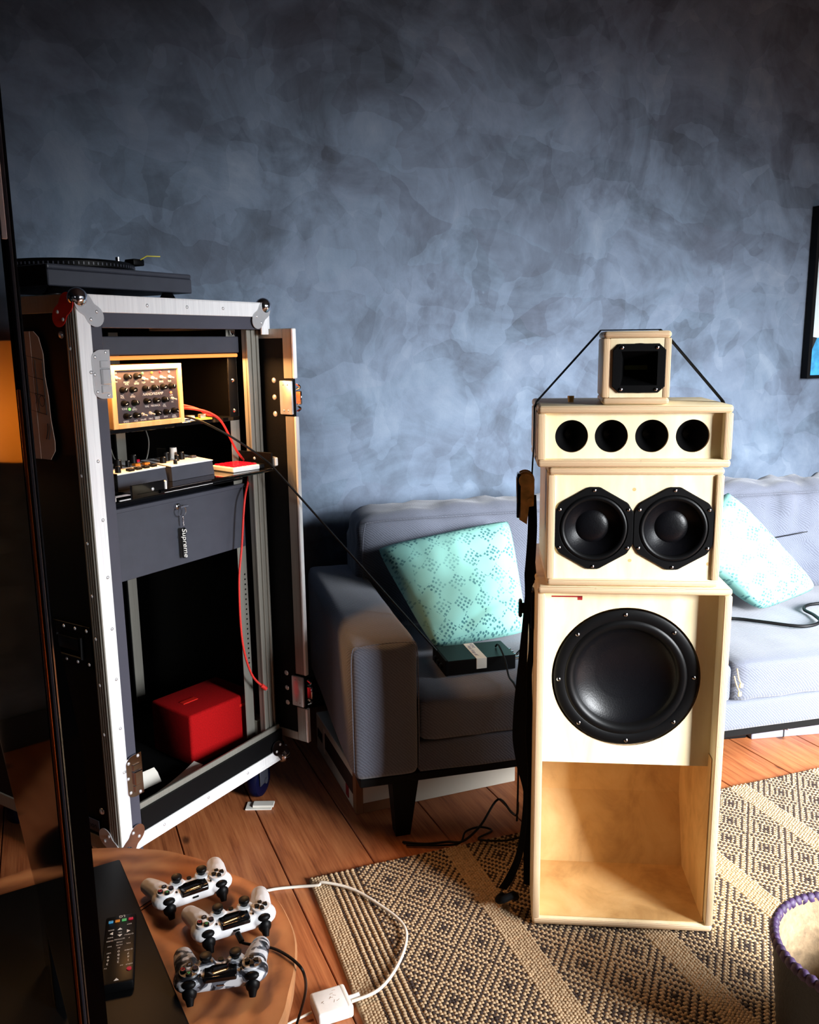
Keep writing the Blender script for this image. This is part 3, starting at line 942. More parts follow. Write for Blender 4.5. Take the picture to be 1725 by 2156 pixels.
for (u, v) in ((430, 290), (640, 285), (320, 560), (530, 560), (815, 550), (1020, 540), (1225, 530), (1420, 525), (330, 840), (555, 835),
               (825, 815), (1035, 810), (1240, 800), (360, 1110), (570, 1100), (1050, 1075), (1260, 1065), (1450, 1045)):
    if knob0 is None:
        knob0 = kn.build('knob', ['black', 'print_white'], t, 40)
        o = knob0
    else:
        o = dup(knob0, t)
    o.location = (kx(u), .006, kz(u, v))
    o.rotation_euler = (0, R(random.uniform(-120, 120)), 0)
tg = MB().cyl((0, 0, 0), (0, -.005, 0), .0045, .0035, 12).cyl((0, -.004, 0), (.0015, -.015, -.002), .0012, .0018, 10)
tog0 = None
for (u, v) in ((205, 300), (805, 340), (1010, 335), (1215, 325), (1410, 325), (1440, 785), (735, 1090), (905, 1075)):
    if tog0 is None:
        tog0 = tg.build('toggle_switch', 'steel', t, 40)
        o = tog0
    else:
        o = dup(tog0, t)
    o.location = (kx(u), .006, kz(u, v))
for (u, v, mm) in ((790, 225, 'green_off'), (1000, 222, 'amber_off'), (1195, 215, 'red_off'), (1400, 218, 'clear_off'), (1420, 655, 'led_red'), (450, 965, 'led_green')):
    MB().sphere((kx(u), .005, kz(u, v)), .003, 10).build('indicator_light', mm, t, 60)
lt = MB()
def lab(s, u, v, size=.0060, shear=0):
    lt.text(s, size, Matrix.Translation((kx(u), .0052, kz(u, v))) @ Matrix.Rotation(R(90), 4, 'X'), 0, shear=shear)
for s, u, v in (('PH', 205, 385), ('MUSIC', 430, 405), ('VOL', 430, 445), ('FX', 640, 400), ('SEND', 645, 438), ('TOP', 800, 425), ('MID', 1005, 420),
                ('BASS', 1210, 418), ('SUB', 1405, 412), ('MIC', 315, 680), ('VOL', 318, 718), ('FX', 535, 668), ('SEND', 540, 708), ('TONE', 340, 958), ('FX', 555, 945), ('SEND', 558, 980),
                ('TIME', 838, 930), ('FEEDBACK', 1040, 918), ('FX', 1245, 908), ('VOL', 1248, 942), ('ON', 1425, 712), ('FX', 1440, 858), ('SPEED', 360, 1225),
                ('VOL', 578, 1215), ('SHAPE', 740, 1202), ('TRIG', 910, 1192), ('SIREN', 1060, 1172), ('FREQ', 1062, 1208), ('SAW', 1262, 1165), ('LFO', 1460, 1150), ('FREQ', 1462, 1185), ('LFO', 192, 205)):
    lab(s, u, v)
lab('NANOPREAMP', 995, 668, .0095, .25)
lt.build('lettering', 'print_white', t, kind='stuff')

# small circuit boards beside the preamp
t = cthing('circuit_board', 'bare yellow-green circuit board lying beside the wooden preamp', 'circuit board', .362, .085, 1.1165, R(-20))
MB().box(0, .075, 0, .04, 0, .004).build('board', 'yellow', t)
MB().rbox(.01, .03, .004, .02, .004, .012, .001, 1).rbox(.045, .06, .004, .02, .004, .014, .001, 1).build('connector', 'alu_dull', t)
t = cthing('usb_hub', 'small white cable adapter on the shelf beside the preamp', 'adapter', .348, .074, 1.1165, R(-12))
MB().rbox(0, .035, 0, .03, 0, .009, .002, 2).build('housing', 'white_pl', t)
MB().rbox(.005, .02, -.0006, .002, .003, .006, .0003, 1).build('socket', 'black', t)

# red cable, black cable, thin grey cable
link_t = MB().tube([cp(.365, .20, 1.140), cp(.350, .10, 1.150), cp(.372, .05, 1.146), cp(.41, .035, 1.131), cp(.44, .03, 1.105), cp(.487, .035, 1.035), cp(.540, .056, .995), cp(.560, .058, .972), cp(.545, .05, .94), cp(.505, .03, .89),
                    cp(.486, .03, .772), cp(.468, .03, .67), cp(.469, .03, .508), cp(.499, .03, .401), cp(.534, .018, .352)], .0032, 8)
o = link_t.build('red_cable', 'red_cable', None, 60, label='red braided cable hanging from the preamp down the rack front', cat='cable', group='red cables in the rack')
MB().tube([cp(.525, .02, .362), cp(.538, .015, .347)], .006, 10, res=1).build('plug', 'red_cable', o, 40)
MB().tube([cp(.536, .016, .3485), cp(.541, .013, .344)], .004, 8, res=1).build('plug_tip', 'chrome', o, 40)
o = MB().tube([cp(.372, .20, 1.150), cp(.360, .11, 1.158), cp(.395, .075, 1.146), cp(.43, .075, 1.128), cp(.465, .09, 1.121)], .0026, 8).build('red_cable', 'red_cable', None, 60, label='short red cable looping behind the upper rack shelf', cat='cable', group='red cables in the rack')
AMPW = Vector((.0, 0, 0))
MB().tube([cp(.355, .20, 1.132), cp(.346, .08, 1.130), cp(.352, .03, 1.122), cp(.385, -.008, 1.096), cp(.437, -.03, 1.060), cp(.505, -.048, 1.010), cp(.54, -.054, .978)] + [cp(.54, -.054, .978).lerp(Vector((.072, 2.322, .440)), k / 8) for k in range(1, 9)], .0028, 8, res=4) \
    .build('black_cable', 'cable', None, 60, label='thin black cable stretched from the preamp across to the amplifier box', cat='cable', group='black cables about the sofa and speakers')
MB().tube([cp(.30, .36, .99), cp(.33, .36, 1.02), cp(.34, .36, 1.06), cp(.36, .36, 1.0), cp(.41, .36, .96), cp(.46, .36, .98), cp(.48, .36, 1.04), cp(.46, .36, 1.10)], .002, 6) \
    .build('grey_cable', 'alu_dull', None, 60, label='thin pale grey cable drooping under the upper rack shelf', cat='cable')

# sliding tray
t = cthing('rack_tray', 'black sliding rack tray pulled out with two effects boxes on it', 'tray', .06, -.045, .975)
MB().rbox(.025, .482, 0, .40, .004, .008, .001, 1).cyl((.09, -.001, .003), (.482, -.001, .003), .004, n=10).build('tray_plate', 'black_gloss', t)
MB().rbox(.476, .482, 0, .40, .004, .048, .001, 1).build('tray_side', 'black', t)
MB().rbox(.022, .026, .06, .40, .004, .048, .001, 1).build('tray_side', 'black', t)
for x, y0 in ((.486, -.006), (.012, .085)):
    rl = MB().rbox(x, x + .008, y0 + .006, .45, .010, .036, .001, 1).build('slide_rail', 'alu_dull', t)
    MB().rbox(x - .001, x + .010, y0, y0 + .012, .012, .034, .002, 1).build('end_stop', 'white_pl', rl)
MB().rbox(.012, .106, .0, .006, -.004, .028, .001, 1).build('slide_rail', 'black_gloss', t)
MB().rbox(.106, .112, -.003, .006, -.002, .026, .002, 1).build('end_stop', 'white_pl', t)
q = dup(rivet0, t, (.07, -.001, .012)); q = dup(rivet0, t, (.476, .06, .03), (0, 0, R(-90)))

# closed tray below
t = cthing('rack_slide', 'pair of silver drawer slides under the pulled-out tray', 'rack slide', .06, .062, .948)
MB().rbox(0, .482, 0, .35, -.004, .0, .001, 1).build('plate', 'black_matte', t)
sl = MB().rbox(.01, .36, -.004, .0, .012, .017, .001, 1).rbox(.06, .36, -.005, .0, .002, .005, .0008, 1).build('slide_bar', 'alu', t)
MB().rbox(.0, .05, -.007, .001, .004, .015, .001, 1).rbox(.33, .38, -.007, .001, .004, .015, .001, 1).build('slide_end', 'white_pl', sl)

# effects boxes on the tray
def fx_box(name, label, x, d, wd, turn, knobs, pieces):
    t = thing(name, label, 'effects box', cp(x, d, .9835), CA + turn, 'effects boxes on the sliding tray')
    m = MB()
    v = [(0, 0, 0), (wd, 0, 0), (wd, .115, 0), (0, .115, 0), (.002, .004, .034), (wd - .002, .004, .034), (wd - .002, .111, .042), (.002, .111, .042)]
    m.add(v, [(0, 3, 2, 1), (4, 5, 6, 7), (0, 1, 5, 4), (1, 2, 6, 5), (2, 3, 7, 6), (3, 0, 4, 7)])
    m.build('case', 'grey_metal', t)
    v = [(.001, .002, .034), (wd - .001, .002, .034), (wd - .001, .112, .042), (.001, .112, .042)]
    m = MB().add(v + [(a, b, c + .002) for a, b, c in v], [(0, 3, 2, 1), (4, 5, 6, 7), (0, 1, 5, 4), (1, 2, 6, 5), (2, 3, 7, 6), (3, 0, 4, 7)])
    m.build('top_plate', 'alu', t)
    for (a, b, r, h, mm) in knobs:
        z = .036 + .008 * b / .11
        MB().cyl((a, b, z - .001), (a, b, z + h), r, r * .85, 16).box(a - .0006, a + .0006, b - r * .95, b - r * .4, z + h - .001, z + h + .0006, 1).build('knob', [mm, 'print_white'], t, 40)
    for (a, b, mm) in pieces:
        z = .036 + .008 * b / .11
        MB().rbox(a, a + .016, b, b + .014, z - .001, z + .006, .001, 1).build('button', mm, t)
    return t
fx_box('effects_box', 'dark grey effects box on the tray, with cream and black knobs', .246, .016, .138, R(-1), [(.018, .05, .008, .014, 'black'), (.045, .07, .010, .02, 'black'), (.062, .05, .006, .014, 'black'),
       (.085, .06, .009, .018, 'black'), (.083, .085, .010, .026, 'print_white'), (.03, .02, .005, .01, 'black')], [(.112, .05, 'grey_metal'), (.10, .09, 'black')])
fx_box('effects_box', 'dark grey effects box on the tray, with amber and black buttons', .091, .022, .150, R(2), [(.02, .02, .007, .014, 'black'), (.055, .06, .010, .02, 'black'), (.085, .06, .006, .014, 'black'), (.125, .085, .009, .02, 'black')],
       [(.045, .01, 'black'), (.07, .012, 'black'), (.095, .014, 'black'), (.12, .016, 'black'), (.10, .05, 'amber'), (.125, .045, 'amber'), (.135, .09, 'red_off')])
# button pad
t = cthing('button_pad', 'white button pad with red keys on the sliding tray', 'controller', .415, -.022, .9835, R(-8))
MB().rbox(0, .088, 0, .09, 0, .013, .003, 2).build('body', 'white_pl', t)
MB().rbox(.088, .105, 0, .09, 0, .013, .003, 2).build('end_cap', 'black', t)
key0 = None
for i in range(5):
    for j in range(4):
        if key0 is None:
            key0 = MB().rbox(0, .013, 0, .017, .0125, .0165, .001, 1).build('key', 'red_off', t)
            o = key0
        else:
            o = dup(key0, t)
        o.location = (.006 + i * .0158, .006 + j * .0205, 0)

# lockable drawer
t = cthing('rack_drawer', 'dark grey steel drawer in the rack with a round lock', 'drawer', .059, .066, .757)
MB().rbox(0, .482, 0, .006, 0, .176, .001, 1).rbox(.02, .46, .006, .38, .006, .165, .001, 1).build('drawer_body', 'grey_metal', t)
MB().rbox(0, .482, -.008, 0, .166, .176, .001, 1).build('pull_lip', 'grey_metal', t)
MB().lathe([(0, -.010), (.006, -.010), (.0085, -.008), (.0085, 0)], (.238, 0, .152), n=20).build('lock', 'chrome', t, 40)
# key ring
t = cthing('key_ring', 'key ring with a chain and white letter fob hanging in the drawer lock', 'key ring', .297, .052, .909)
MB().rbox(-.0012, .0012, -.004, .006, -.006, .006, .0005, 1).rbox(-.002, .024, -.005, -.003, -.003, .003, .0008, 1).build('key', 'chrome', t)
MB().tube([(.004 + .0125 * math.sin(a), -.002, -.012 + .0125 * math.cos(a)) for a in [2 * math.pi * k / 24 for k in range(25)]], .0012, 6, res=1).build('ring', 'chrome', t, 60)
ch = MB()
for k in range(6):
    ch.sphere((.005 + .0012 * (k % 2), -.002, -.026 - k * .0042), .0024, 8)
ch.build('chain', 'chrome', t, 60)
fb = MB().text('Supreme', .021, Matrix.Translation((.006, -.0035, -.092)) @ Matrix.Rotation(R(90), 4, 'X') @ Matrix.Rotation(R(-88), 4, 'Z'), 0, depth=.001, shear=.3)
fob = fb.build('letter_fob', 'print_white', t)
MB().rbox(-.001, .012, -.0022, .001, -.132, -.054, .003, 2).build('fob_backing', 'rubber', t)

# red speaker and paper on the case floor
t = cthing('red_speaker', 'red cloth-covered box speaker standing on the case floor', 'speaker', .34, .115, .1665, R(-7))
MB().rbox(0, .232, 0, .18, 0, .150, .008, 3).build('body', 'red_cloth', t, 50)
MB().rbox(.17, .20, -.002, .004, .118, .126, .001, 1).build('badge', 'red_metal', t)
MB().rbox(.04, .09, .08, .10, .149, .152, .001, 1).build('top_slot', 'red_metal', t)
def sheet(name, label, x, d, z, wd, dp, turn, curl, mat='white_paper', n=16):
    m = MB()
    vs, fs = [], []
    for i in range(n + 1):
        for j in range(5):
            a, b = i / n, j / 4
            zz = .0006 + curl(a, b)
            vs.append((a * wd, b * dp, zz))
    k = len(vs)
    vs += [(p[0], p[1], p[2] + .0012) for p in vs]
    for i in range(n):
        for j in range(4):
            q = (i * 5 + j, (i + 1) * 5 + j, (i + 1) * 5 + j + 1, i * 5 + j + 1)
            fs += [q[::-1], tuple(z2 + k for z2 in q)]
    m.add(vs, fs)
    for edge in ([(i * 5, (i + 1) * 5) for i in range(n)], [(i * 5 + 4, (i + 1) * 5 + 4) for i in range(n)], [(j, j + 1) for j in range(4)], [(n * 5 + j, n * 5 + j + 1) for j in range(4)]):
        for a, b in edge:
            m.f.append([a, b, b + k, a + k]); m.mi.append(0)
    o = m.build(name, mat, None, 50, label=label, cat='paper')
    o.location = cp(x, d, z)
    o.rotation_euler = (0, 0, CA + turn)
    return o
sheet('paper_strip', 'curled strip of white paper on the case floor nearest the sill', .13, .06, .166, .19, .035, R(-2), lambda a, b: .035 * a * a)
sheet('paper_roll', 'rolled white paper lying on the case floor behind the keeper', .12, .13, .166, .11, .06, R(-8), lambda a, b: .03 * math.sin(b * 3.1) + .012)

# drawing taped to the case side
t = thing('drawing', 'torn brown paper with a pencil drawing of a speaker stack, stuck on the case side', 'drawing', cp(-.006, 0, 0), CA)
zz = [(.30, 1.34), (.138, 1.338), (.122, 1.325), (.111, 1.29), (.112, 1.24), (.106, 1.20), (.105, 1.15), (.098, 1.10), (.100, 1.08), (.118, 1.060), (.30, 1.062)]
mx = Matrix.Rotation(R(90), 4, 'Z') @ Matrix.Rotation(R(90), 4, 'X')
MB().prism(zz, -.0008, .0008, mx=mx).build('sheet', 'paper', t)
lines = []
def pl_(a, b):
    lines.append((a, b))
for z in (1.283, 1.240, 1.205, 1.165):
    pl_((.115, z - .006), (.22, z + .012))
for y in (.116, .142, .168, .195):
    pl_((y, 1.272 + (y - .116) * .2), (y, 1.160 + (y - .116) * .2))
lm = MB()
for a, b in lines:
    lm.cyl((-.0012, a[0], a[1]), (-.0012, b[0], b[1]), .0008, n=6)
for y in (.129, .155, .181):
    lm.tube([(-.0012, y + .009 * math.cos(k * .5236), 1.186 + (y - .116) * .2 + .012 * math.sin(k * .5236)) for k in range(13)], .0007, 5, res=1)
for s in (0, .009):
    lm.tube([(-.0012, .108 + s, 1.14), (-.0012, .109 + s, 1.125), (-.0012, .117 + s, 1.105)], .0008, 5)
lm.build('pencil_lines', 'ink', t)
MB().rbox(-.0018, -.0006, .150, .32, 1.06, 1.338, .0005, 1).build('fold', 'paper', t)

# turntable
t = cthing('turntable', 'black record player on top of the flight case', 'turntable', .062, .165, 1.4385)
MB().rbox(0, .43, 0, .34, 0, .036, .002, 1).rbox(.0, .43, .0, .34, .036, .048, .004, 2).build('plinth', 'grey_metal', t)
MB().rbox(-.002, .001, .002, .338, .002, .046, .001, 1).build('side_cheek', 'black_matte', t)
pt = MB().lathe([(0, 0), (.152, 0), (.158, .002), (.160, .014), (.156, .018), (.148, .020), (0, .020)], (.185, .175, .050), 'z', 64).build('platter', 'black', t, 35)
sd = MB()
for k in range(90):
    a = 2 * math.pi * k / 90
    sd.box(-.0015, .0015, -.0008, .0008, .055, .061, mx=Matrix.Translation((.185, .175, 0)) @ Matrix.Rotation(a, 4, 'Z') @ Matrix.Translation((0, .1598, 0)))
sd.build('strobe_dots', 'grey_metal', pt)
MB().lathe([(0, 0), (.020, 0), (.020, .024), (.018, .026), (0, .026)], (.03, .30, .046), 'z', 24).build('pitch_knob', 'black', t, 40)
MB().cyl((.245, .06, .048), (.245, .06, .082), .006, n=14).build('pop_up_lamp', 'chrome', t, 40)
ta = MB().lathe([(0, 0), (.028, 0), (.028, .016), (.012, .02), (.012, .04), (0, .04)], (.375, .27, .048), 'z', 24)
ta.tube([(.375, .30, .082), (.375, .24, .082), (.35, .16, .08), (.30, .09, .078)], .005, 8)
ta.rbox(.29, .325, .055, .09, .066, .082, .003, 2)
arm = ta.build('tonearm', 'black', t, 40)
MB().tube([(.31, .06, .078), (.325, .045, .090), (.355, .03, .090)], .0016, 6, res=1).build('finger_lift', 'yellow', arm, 40)
MB().rbox(.155, .185, .025, .06, .070, .072, .0008, 1, mx=Matrix.Rotation(R(4), 4, 'Y')).build('label_tag', 'white_pl', t)
for x, y in ((.045, .045), (.385, .045), (.045, .295), (.385, .295)):
    MB().lathe([(0, -.026), (.026, -.026), (.026, -.016), (.02, -.012), (.013, 0), (0, 0)], (x, y, .001), 'z', 20).build('foot', 'rubber', t, 40)

# ------------------------------------------------------------------ sofa
SA = R(14)
SO = Vector((-.155, 2.053, 0))
SU = Vector((math.cos(SA), math.sin(SA), 0))
SV = Vector((-math.sin(SA), math.cos(SA), 0))
def sp(u, v, z):
    return SO + SU * u + SV * v + Vector((0, 0, z))
SL = 2.24
sofa = thing('sofa', 'grey woven fabric sofa with black tapered legs along the wall', 'sofa', SO, SA)
puff('arm', 'sofa', sofa, 0, .183, 0, .86, .172, .552, .028, 16, .006, .002, 1)
puff('arm', 'sofa', sofa, SL - .183, SL, 0, .86, .172, .552, .028, 14, .006, .002, 2)
puff('base', 'sofa', sofa, .175, SL - .175, .004, .84, .172, .268, .018, 10, .002, .001, 3)
MID = 1.122
puff('seat_cushion', 'sofa', sofa, .184, MID - .002, .002, .72, .262, .384, .022, 22, .008, .003, 4, 14)
puff('seat_cushion', 'sofa', sofa, MID + .002, SL - .184, .002, .72, .262, .388, .022, 22, .008, .004, 9, 14)
puff('backrest', 'sofa', sofa, .14, SL - .14, .70, .86, .20, .70, .04, 12, .0, .0, 5)
b1 = puff('back_cushion', 'sofa', sofa, .145, MID, .60, .80, .37, .765, .055, 26, .012, .012, 6, 9)
b2 = puff('back_cushion', 'sofa', sofa, MID + .004, SL - .145, .60, .80, .37, .775, .06, 30, .014, .028, 12, 9)
MB().rbox(.02, SL - .02, .02, .82, .148, .173, .003, 1).build('under_rail', 'sofa_black', sofa)
def sofa_leg(u, v, su, sv):
    m = MB()
    w1, w0 = .036, .02
    cu_, cv_ = u - .012 * su, v - .03 * sv
    vs = [(cu_ - w0, cv_ - w0, 0), (cu_ + w0, cv_ - w0, 0), (cu_ + w0, cv_ + w0, 0), (cu_ - w0, cv_ + w0, 0), (u - w1, v - w1, .15), (u + w1, v - w1, .15), (u + w1, v + w1, .15), (u - w1, v + w1, .15)]
    m.add(vs, [(0, 3, 2, 1), (4, 5, 6, 7), (0, 1, 5, 4), (1, 2, 6, 5), (2, 3, 7, 6), (3, 0, 4, 7)]).build('leg', 'sofa_black', sofa)
for u, v, a, b in ((.145, .06, 1, 1), (SL - .145, .06, -1, 1), (.145, .76, 1, -1), (SL - .145, .76, -1, -1)):
    sofa_leg(u, v, a, b)
# piping seams
def seam(pts):
    return MB().tube(pts, .0016, 6, res=4).build('seam', 'sofa', sofa, 60)
seam([(.006, .014, .20), (.004, .012, .40), (.006, .010, .53), (.03, .006, .546), (.09, .002, .551), (.155, .006, .547), (.177, .010, .53), (.180, .010, .40), (.180, .010, .20)])
seam([(.155, .612, .42), (.152, .606, .60), (.160, .604, .72), (.19, .602, .742), (.40, .590, .748), (.65, .588, .748), (.9, .59, .746), (1.10, .60, .742)])
seam([(MID + .02, .606, .742), (1.4, .584, .756), (1.65, .582, .756), (2.05, .60, .75)])
zp = MB().tube([(MID + .004, .0, .372), (MID + .006, -.008, .345), (MID + .012, -.012, .33)], .002, 6).rbox(MID + .006, MID + .018, -.015, -.011, .318, .330, .001, 1) \
    .tube([(MID - .004, 0, .35), (MID, -.008, .325), (MID + .008, -.012, .305)], .002, 6).rbox(MID + .003, MID + .014, -.015, -.011, .292, .305, .001, 1)
zp.build('zip_pull', 'brass', sofa, 40)

def cushion(name, label, corners, thick, seed, n=26):
    """stuffed square cushion: local grid, pinched corners, wrinkles; posed by its four corners"""
    TL, TR, BR, BL = [Vector(c) for c in corners]
    cen = (TL + TR + BR + BL) / 4
    ex = ((TR + BR) - (TL + BL)).normalized()
    ez = ((TL + TR) - (BL + BR))
    ez = (ez - ex * ez.dot(ex)).normalized()
    ny = ez.cross(ex)
    mw = Matrix((ex, ez, ex.cross(ez))).transposed().to_4x4()
    mw.translation = cen
    inv = mw.inverted()
    q = [inv @ c for c in (TL, TR, BR, BL)]
    vs, fs = [], []
    for side in (1, -1):
        for i in range(n + 1):
            for j in range(n + 1):
                u, v = i / n, j / n
                p = q[0] * (1 - u) * (1 - v) + q[1] * u * (1 - v) + q[2] * u * v + q[3] * (1 - u) * v
                a, b = 2 * u - 1, 2 * v - 1
                # edges bow inwards between the corners
                p = p - Vector((p.x * .06 * (a * a * b * b) ** 2 + p.x * .015 * (1 - b * b) * a * a, p.y * .06 * (a * a * b * b) ** 2 + p.y * .015 * (1 - a * a) * b * b, 0))
                h = thick / 2 * (max(0, 1 - a ** 4) ** .5) * (max(0, 1 - b ** 4) ** .5)
                e = min(1 - abs(a), 1 - abs(b))
                k = Vector((p.x * 9 + seed, p.y * 9, side * 3))
                h += (.010 * noise.noise(k) + .006 * noise.noise(k * 2.4)) * min(1, e * 5)
                fold = math.exp(-((b - .55 - .18 * math.sin(a * 2.2 + seed)) / .07) ** 2) * max(0, 1 - ((a + .1) / .9) ** 2)
                h -= .012 * fold * (side > 0)
                vs.append(Vector((p.x, p.y, p.z + side * max(h, 0))))
    m = (n + 1) ** 2
    for s in (0, 1):
        for i in range(n):
            for j in range(n):
                k = s * m + i * (n + 1) + j
                f = (k, k + n + 1, k + n + 2, k + 1)
                fs.append(f if s else f[::-1])
    o = MB().add(vs, fs)
    ob = o.build(name, 'mint', None, None, label=label, cat='cushion', group='mint cushions on the sofa')
    bm = bmesh.new(); bm.from_mesh(ob.data)
    bmesh.ops.remove_doubles(bm, verts=bm.verts, dist=1e-4)
    bmesh.ops.recalc_face_normals(bm, faces=bm.faces)
    bm.to_mesh(ob.data); bm.free()
    ob.data.polygons.foreach_set('use_smooth', [True] * len(ob.data.polygons))
    ob.matrix_world = mw
    return ob
cushion('mint_cushion', 'mint cushion with teal petal checks leaning between sofa arm and speaker tower', (sp(.178, .545, .675), sp(.625, .52, .745), sp(.64, .38, .40), sp(.305, .31, .402)), .13, 3.1)
cushion('mint_cushion', 'mint cushion with teal petal checks tipped onto one corner beside the looping black cable', (sp(1.20, .50, .62), sp(1.41, .51, .80), sp(1.735, .42, .440), sp(1.46, .36, .402)), .13, 8.7)

# amplifier box on the seat
AA = math.atan2(2.299 - 2.25, .295 - .097)
t = thing('amplifier_box', 'flat black amplifier box with a handwritten tape label on the sofa seat', 'amplifier', (.097, 2.25, .391), AA)
MB().rbox(0, .205, 0, .125, 0, .042, .002, 1).build('housing', 'black', t)
MB().rbox(-.004, .004, -.004, .129, .001, .046, .001, 1).build('end_plate', 'black_matte', t)
tp = MB().rbox(.088, .118, .0, .124, .0418, .0428, .0003, 1).rbox(.088, .118, -.0012, .0, .012, .0428, .0003, 1).build('tape_label', 'white_paper', t)
wr = MB()
wr.text('KEMO', .013, Matrix.Translation((.108, .100, .0431)) @ Matrix.Rotation(R(-90), 4, 'Z'), 0)
wr.text('Head Amp #1', .015, Matrix.Translation((.097, .062, .0431)) @ Matrix.Rotation(R(-90), 4, 'Z'), 0, shear=.2)
wr.build('handwriting', 'blue_ink', tp)
sk = MB()
for k in range(4):
    sk.cyl((.203, .02 + k * .022, .024), (.222, .02 + k * .022, .024), .005, n=12)
sk.build('socket', 'chrome', t, 40)
for k, y in enumerate((.03, .06, .09)):
    MB().cyl((-.004, y, .02), (-.011, y, .02), .008, .007, 16).build('knob', 'rubber', t, 40)
MB().tube([(.305, 2.36, .41), (.33, 2.385, .42), (.37, 2.41, .415), (.44, 2.43, .41)], .004, 8).build('black_cable', 'cable', None, 60, label='black cable plugged into the sockets of the amplifier box', cat='cable', group='black cables about the sofa and speakers')
MB().tube([(.245, 2.36, .436), (.25, 2.33, .452), (.262, 2.27, .43), (.266, 2.21, .405), (.276, 2.165, .399), (.283, 2.132, .37), (.284, 2.128, .25), (.284, 2.128, .10), (.282, 2.126, .02)], .0028, 8) \
    .build('black_cable', 'cable', None, 60, label='thin black cable running off the amplifier box over the front of the sofa seat', cat='cable', group='black cables about the sofa and speakers')
MB().tube([sp(1.20, .36, .404), sp(1.329, .315, .404)] + [sp(a, b, .405) for a, b in ((1.394, .26), (1.487, .184), (1.569, .205), (1.60, .27), (1.61, .33), (1.66, .37), (1.75, .372), (1.88, .36))], .0055, 8) \
    .build('black_cable', 'cable', None, 60, label='thick black cable looping over the sofa seat in front of the cornerwise cushion', cat='cable', group='black cables about the sofa and speakers')
MB().tube([sp(1.50, .585, .60), sp(1.58, .578, .592), sp(1.66, .576, .596), sp(1.80, .575, .61)], .002, 6).build('black_cable', 'cable', None, 60, label='thin dark wire lying across the wrinkled sofa back', cat='cable', group='black cables about the sofa and speakers')

# cartons under the sofa
BA = R(20.5)
t = thing('cardboard_box', 'flat white and brown printed carton pushed under the sofa', 'box', (-.160, 2.203, 0), BA)
MB().rbox(0, .50, 0, .44, 0, .125, .002, 1).build('box_body', 'carton_white', t)
MB().rbox(-.001, .02, -.001, .004, 0, .126, .001, 1).rbox(.02, .5, -.001, .001, .092, .126, .001, 1).rbox(.02, .16, -.0015, .001, 0, .03, .001, 1).rbox(-.0012, .001, 0, .03, 0, .126, .001, 1).build('brown_edge', 'carton', t)
MB().rbox(-.002, .001, .03, .33, .048, .10, .0005, 1).build('dark_band', 'dark_print', t)
MB().rbox(-.0022, .001, .075, .10, .012, .048, .0005, 1).build('red_mark', 'red_print', t)
MB().rbox(-.003, .0, .335, .345, .025, .11, .0008, 1).build('tape_tab', 'white_paper', t)
bars = MB()
for k in range(10):
    bars.box(-.0016, .0, .365 + k * .006, .368 + k * .006 - .001 * (k % 2), .05, .08)
bars.build('barcode', 'ink', t)
t = thing('storage_box', 'blue-grey panelled storage box under the far seat of the sofa', 'box', (1.124, 2.633, 0), R(8))
MB().rbox(0, .62, 0, .35, 0, .13, .002, 1).build('box_body', 'blue_grey', t)
MB().rbox(.112, .116, -.002, .001, 0, .13, .0005, 1).rbox(.124, .127, -.002, .001, .03, .13, .0005, 1).rbox(.24, .243, -.002, .001, .08, .13, .0005, 1).build('strap', 'ink', t)
for x, z in ((.114, .03), (.126, .028), (.243, .085), (.238, .102)):
    MB().sphere((x, -.003, z), .004, 10).build('stud', 'chrome', t, 60)
t = thing('black_case', 'low black case beside the blue-grey storage box under the sofa', 'case', (.80, 2.60, 0), R(8))
MB().rbox(0, .315, 0, .33, 0, .13, .004, 2).build('body', 'black_matte', t)
MB().rbox(.1, .2, -.008, 0, .05, .07, .003, 2).build('handle', 'rubber', t)

# ------------------------------------------------------------------ speaker tower
TA = R(-5.24)
TO = Vector((.4605, 1.692, 0))
TU = Vector((math.cos(TA), math.sin(TA), 0))
TV_ = Vector((-math.sin(TA), math.cos(TA), 0))
def tp_(x, y, z):
    return TO + TU * x + TV_ * y + Vector((0, 0, z))
RUG_Z = .014
def carcass(t, w, h, d, th, r=.010):
    """four plywood boards with their veneer edges showing at the front"""
    MB().rbox(-w / 2, w / 2, 0, d, h - th, h, r * .55, 3, edge_axis=1).build('top_board', ['ply', 'ply_z'], t, 35)
    MB().rbox(-w / 2, w / 2, 0, d, 0, th, r * .55, 3, edge_axis=1).build('bottom_board', ['ply', 'ply_z'], t, 35)
    MB().rbox(-w / 2, -w / 2 + th, .0006, d, th * .98, h - th * .98, .003, 2, edge_axis=1).build('side_board', ['ply', 'ply_x'], t, 35)
    MB().rbox(w / 2 - th, w / 2, .0006, d, th * .98, h - th * .98, .003, 2, edge_axis=1).build('side_board', ['ply', 'ply_x'], t, 35)
    MB().box(-w / 2 + th, w / 2 - th, d - th, d - .001, th, h - th).build('back_board', 'ply', t)
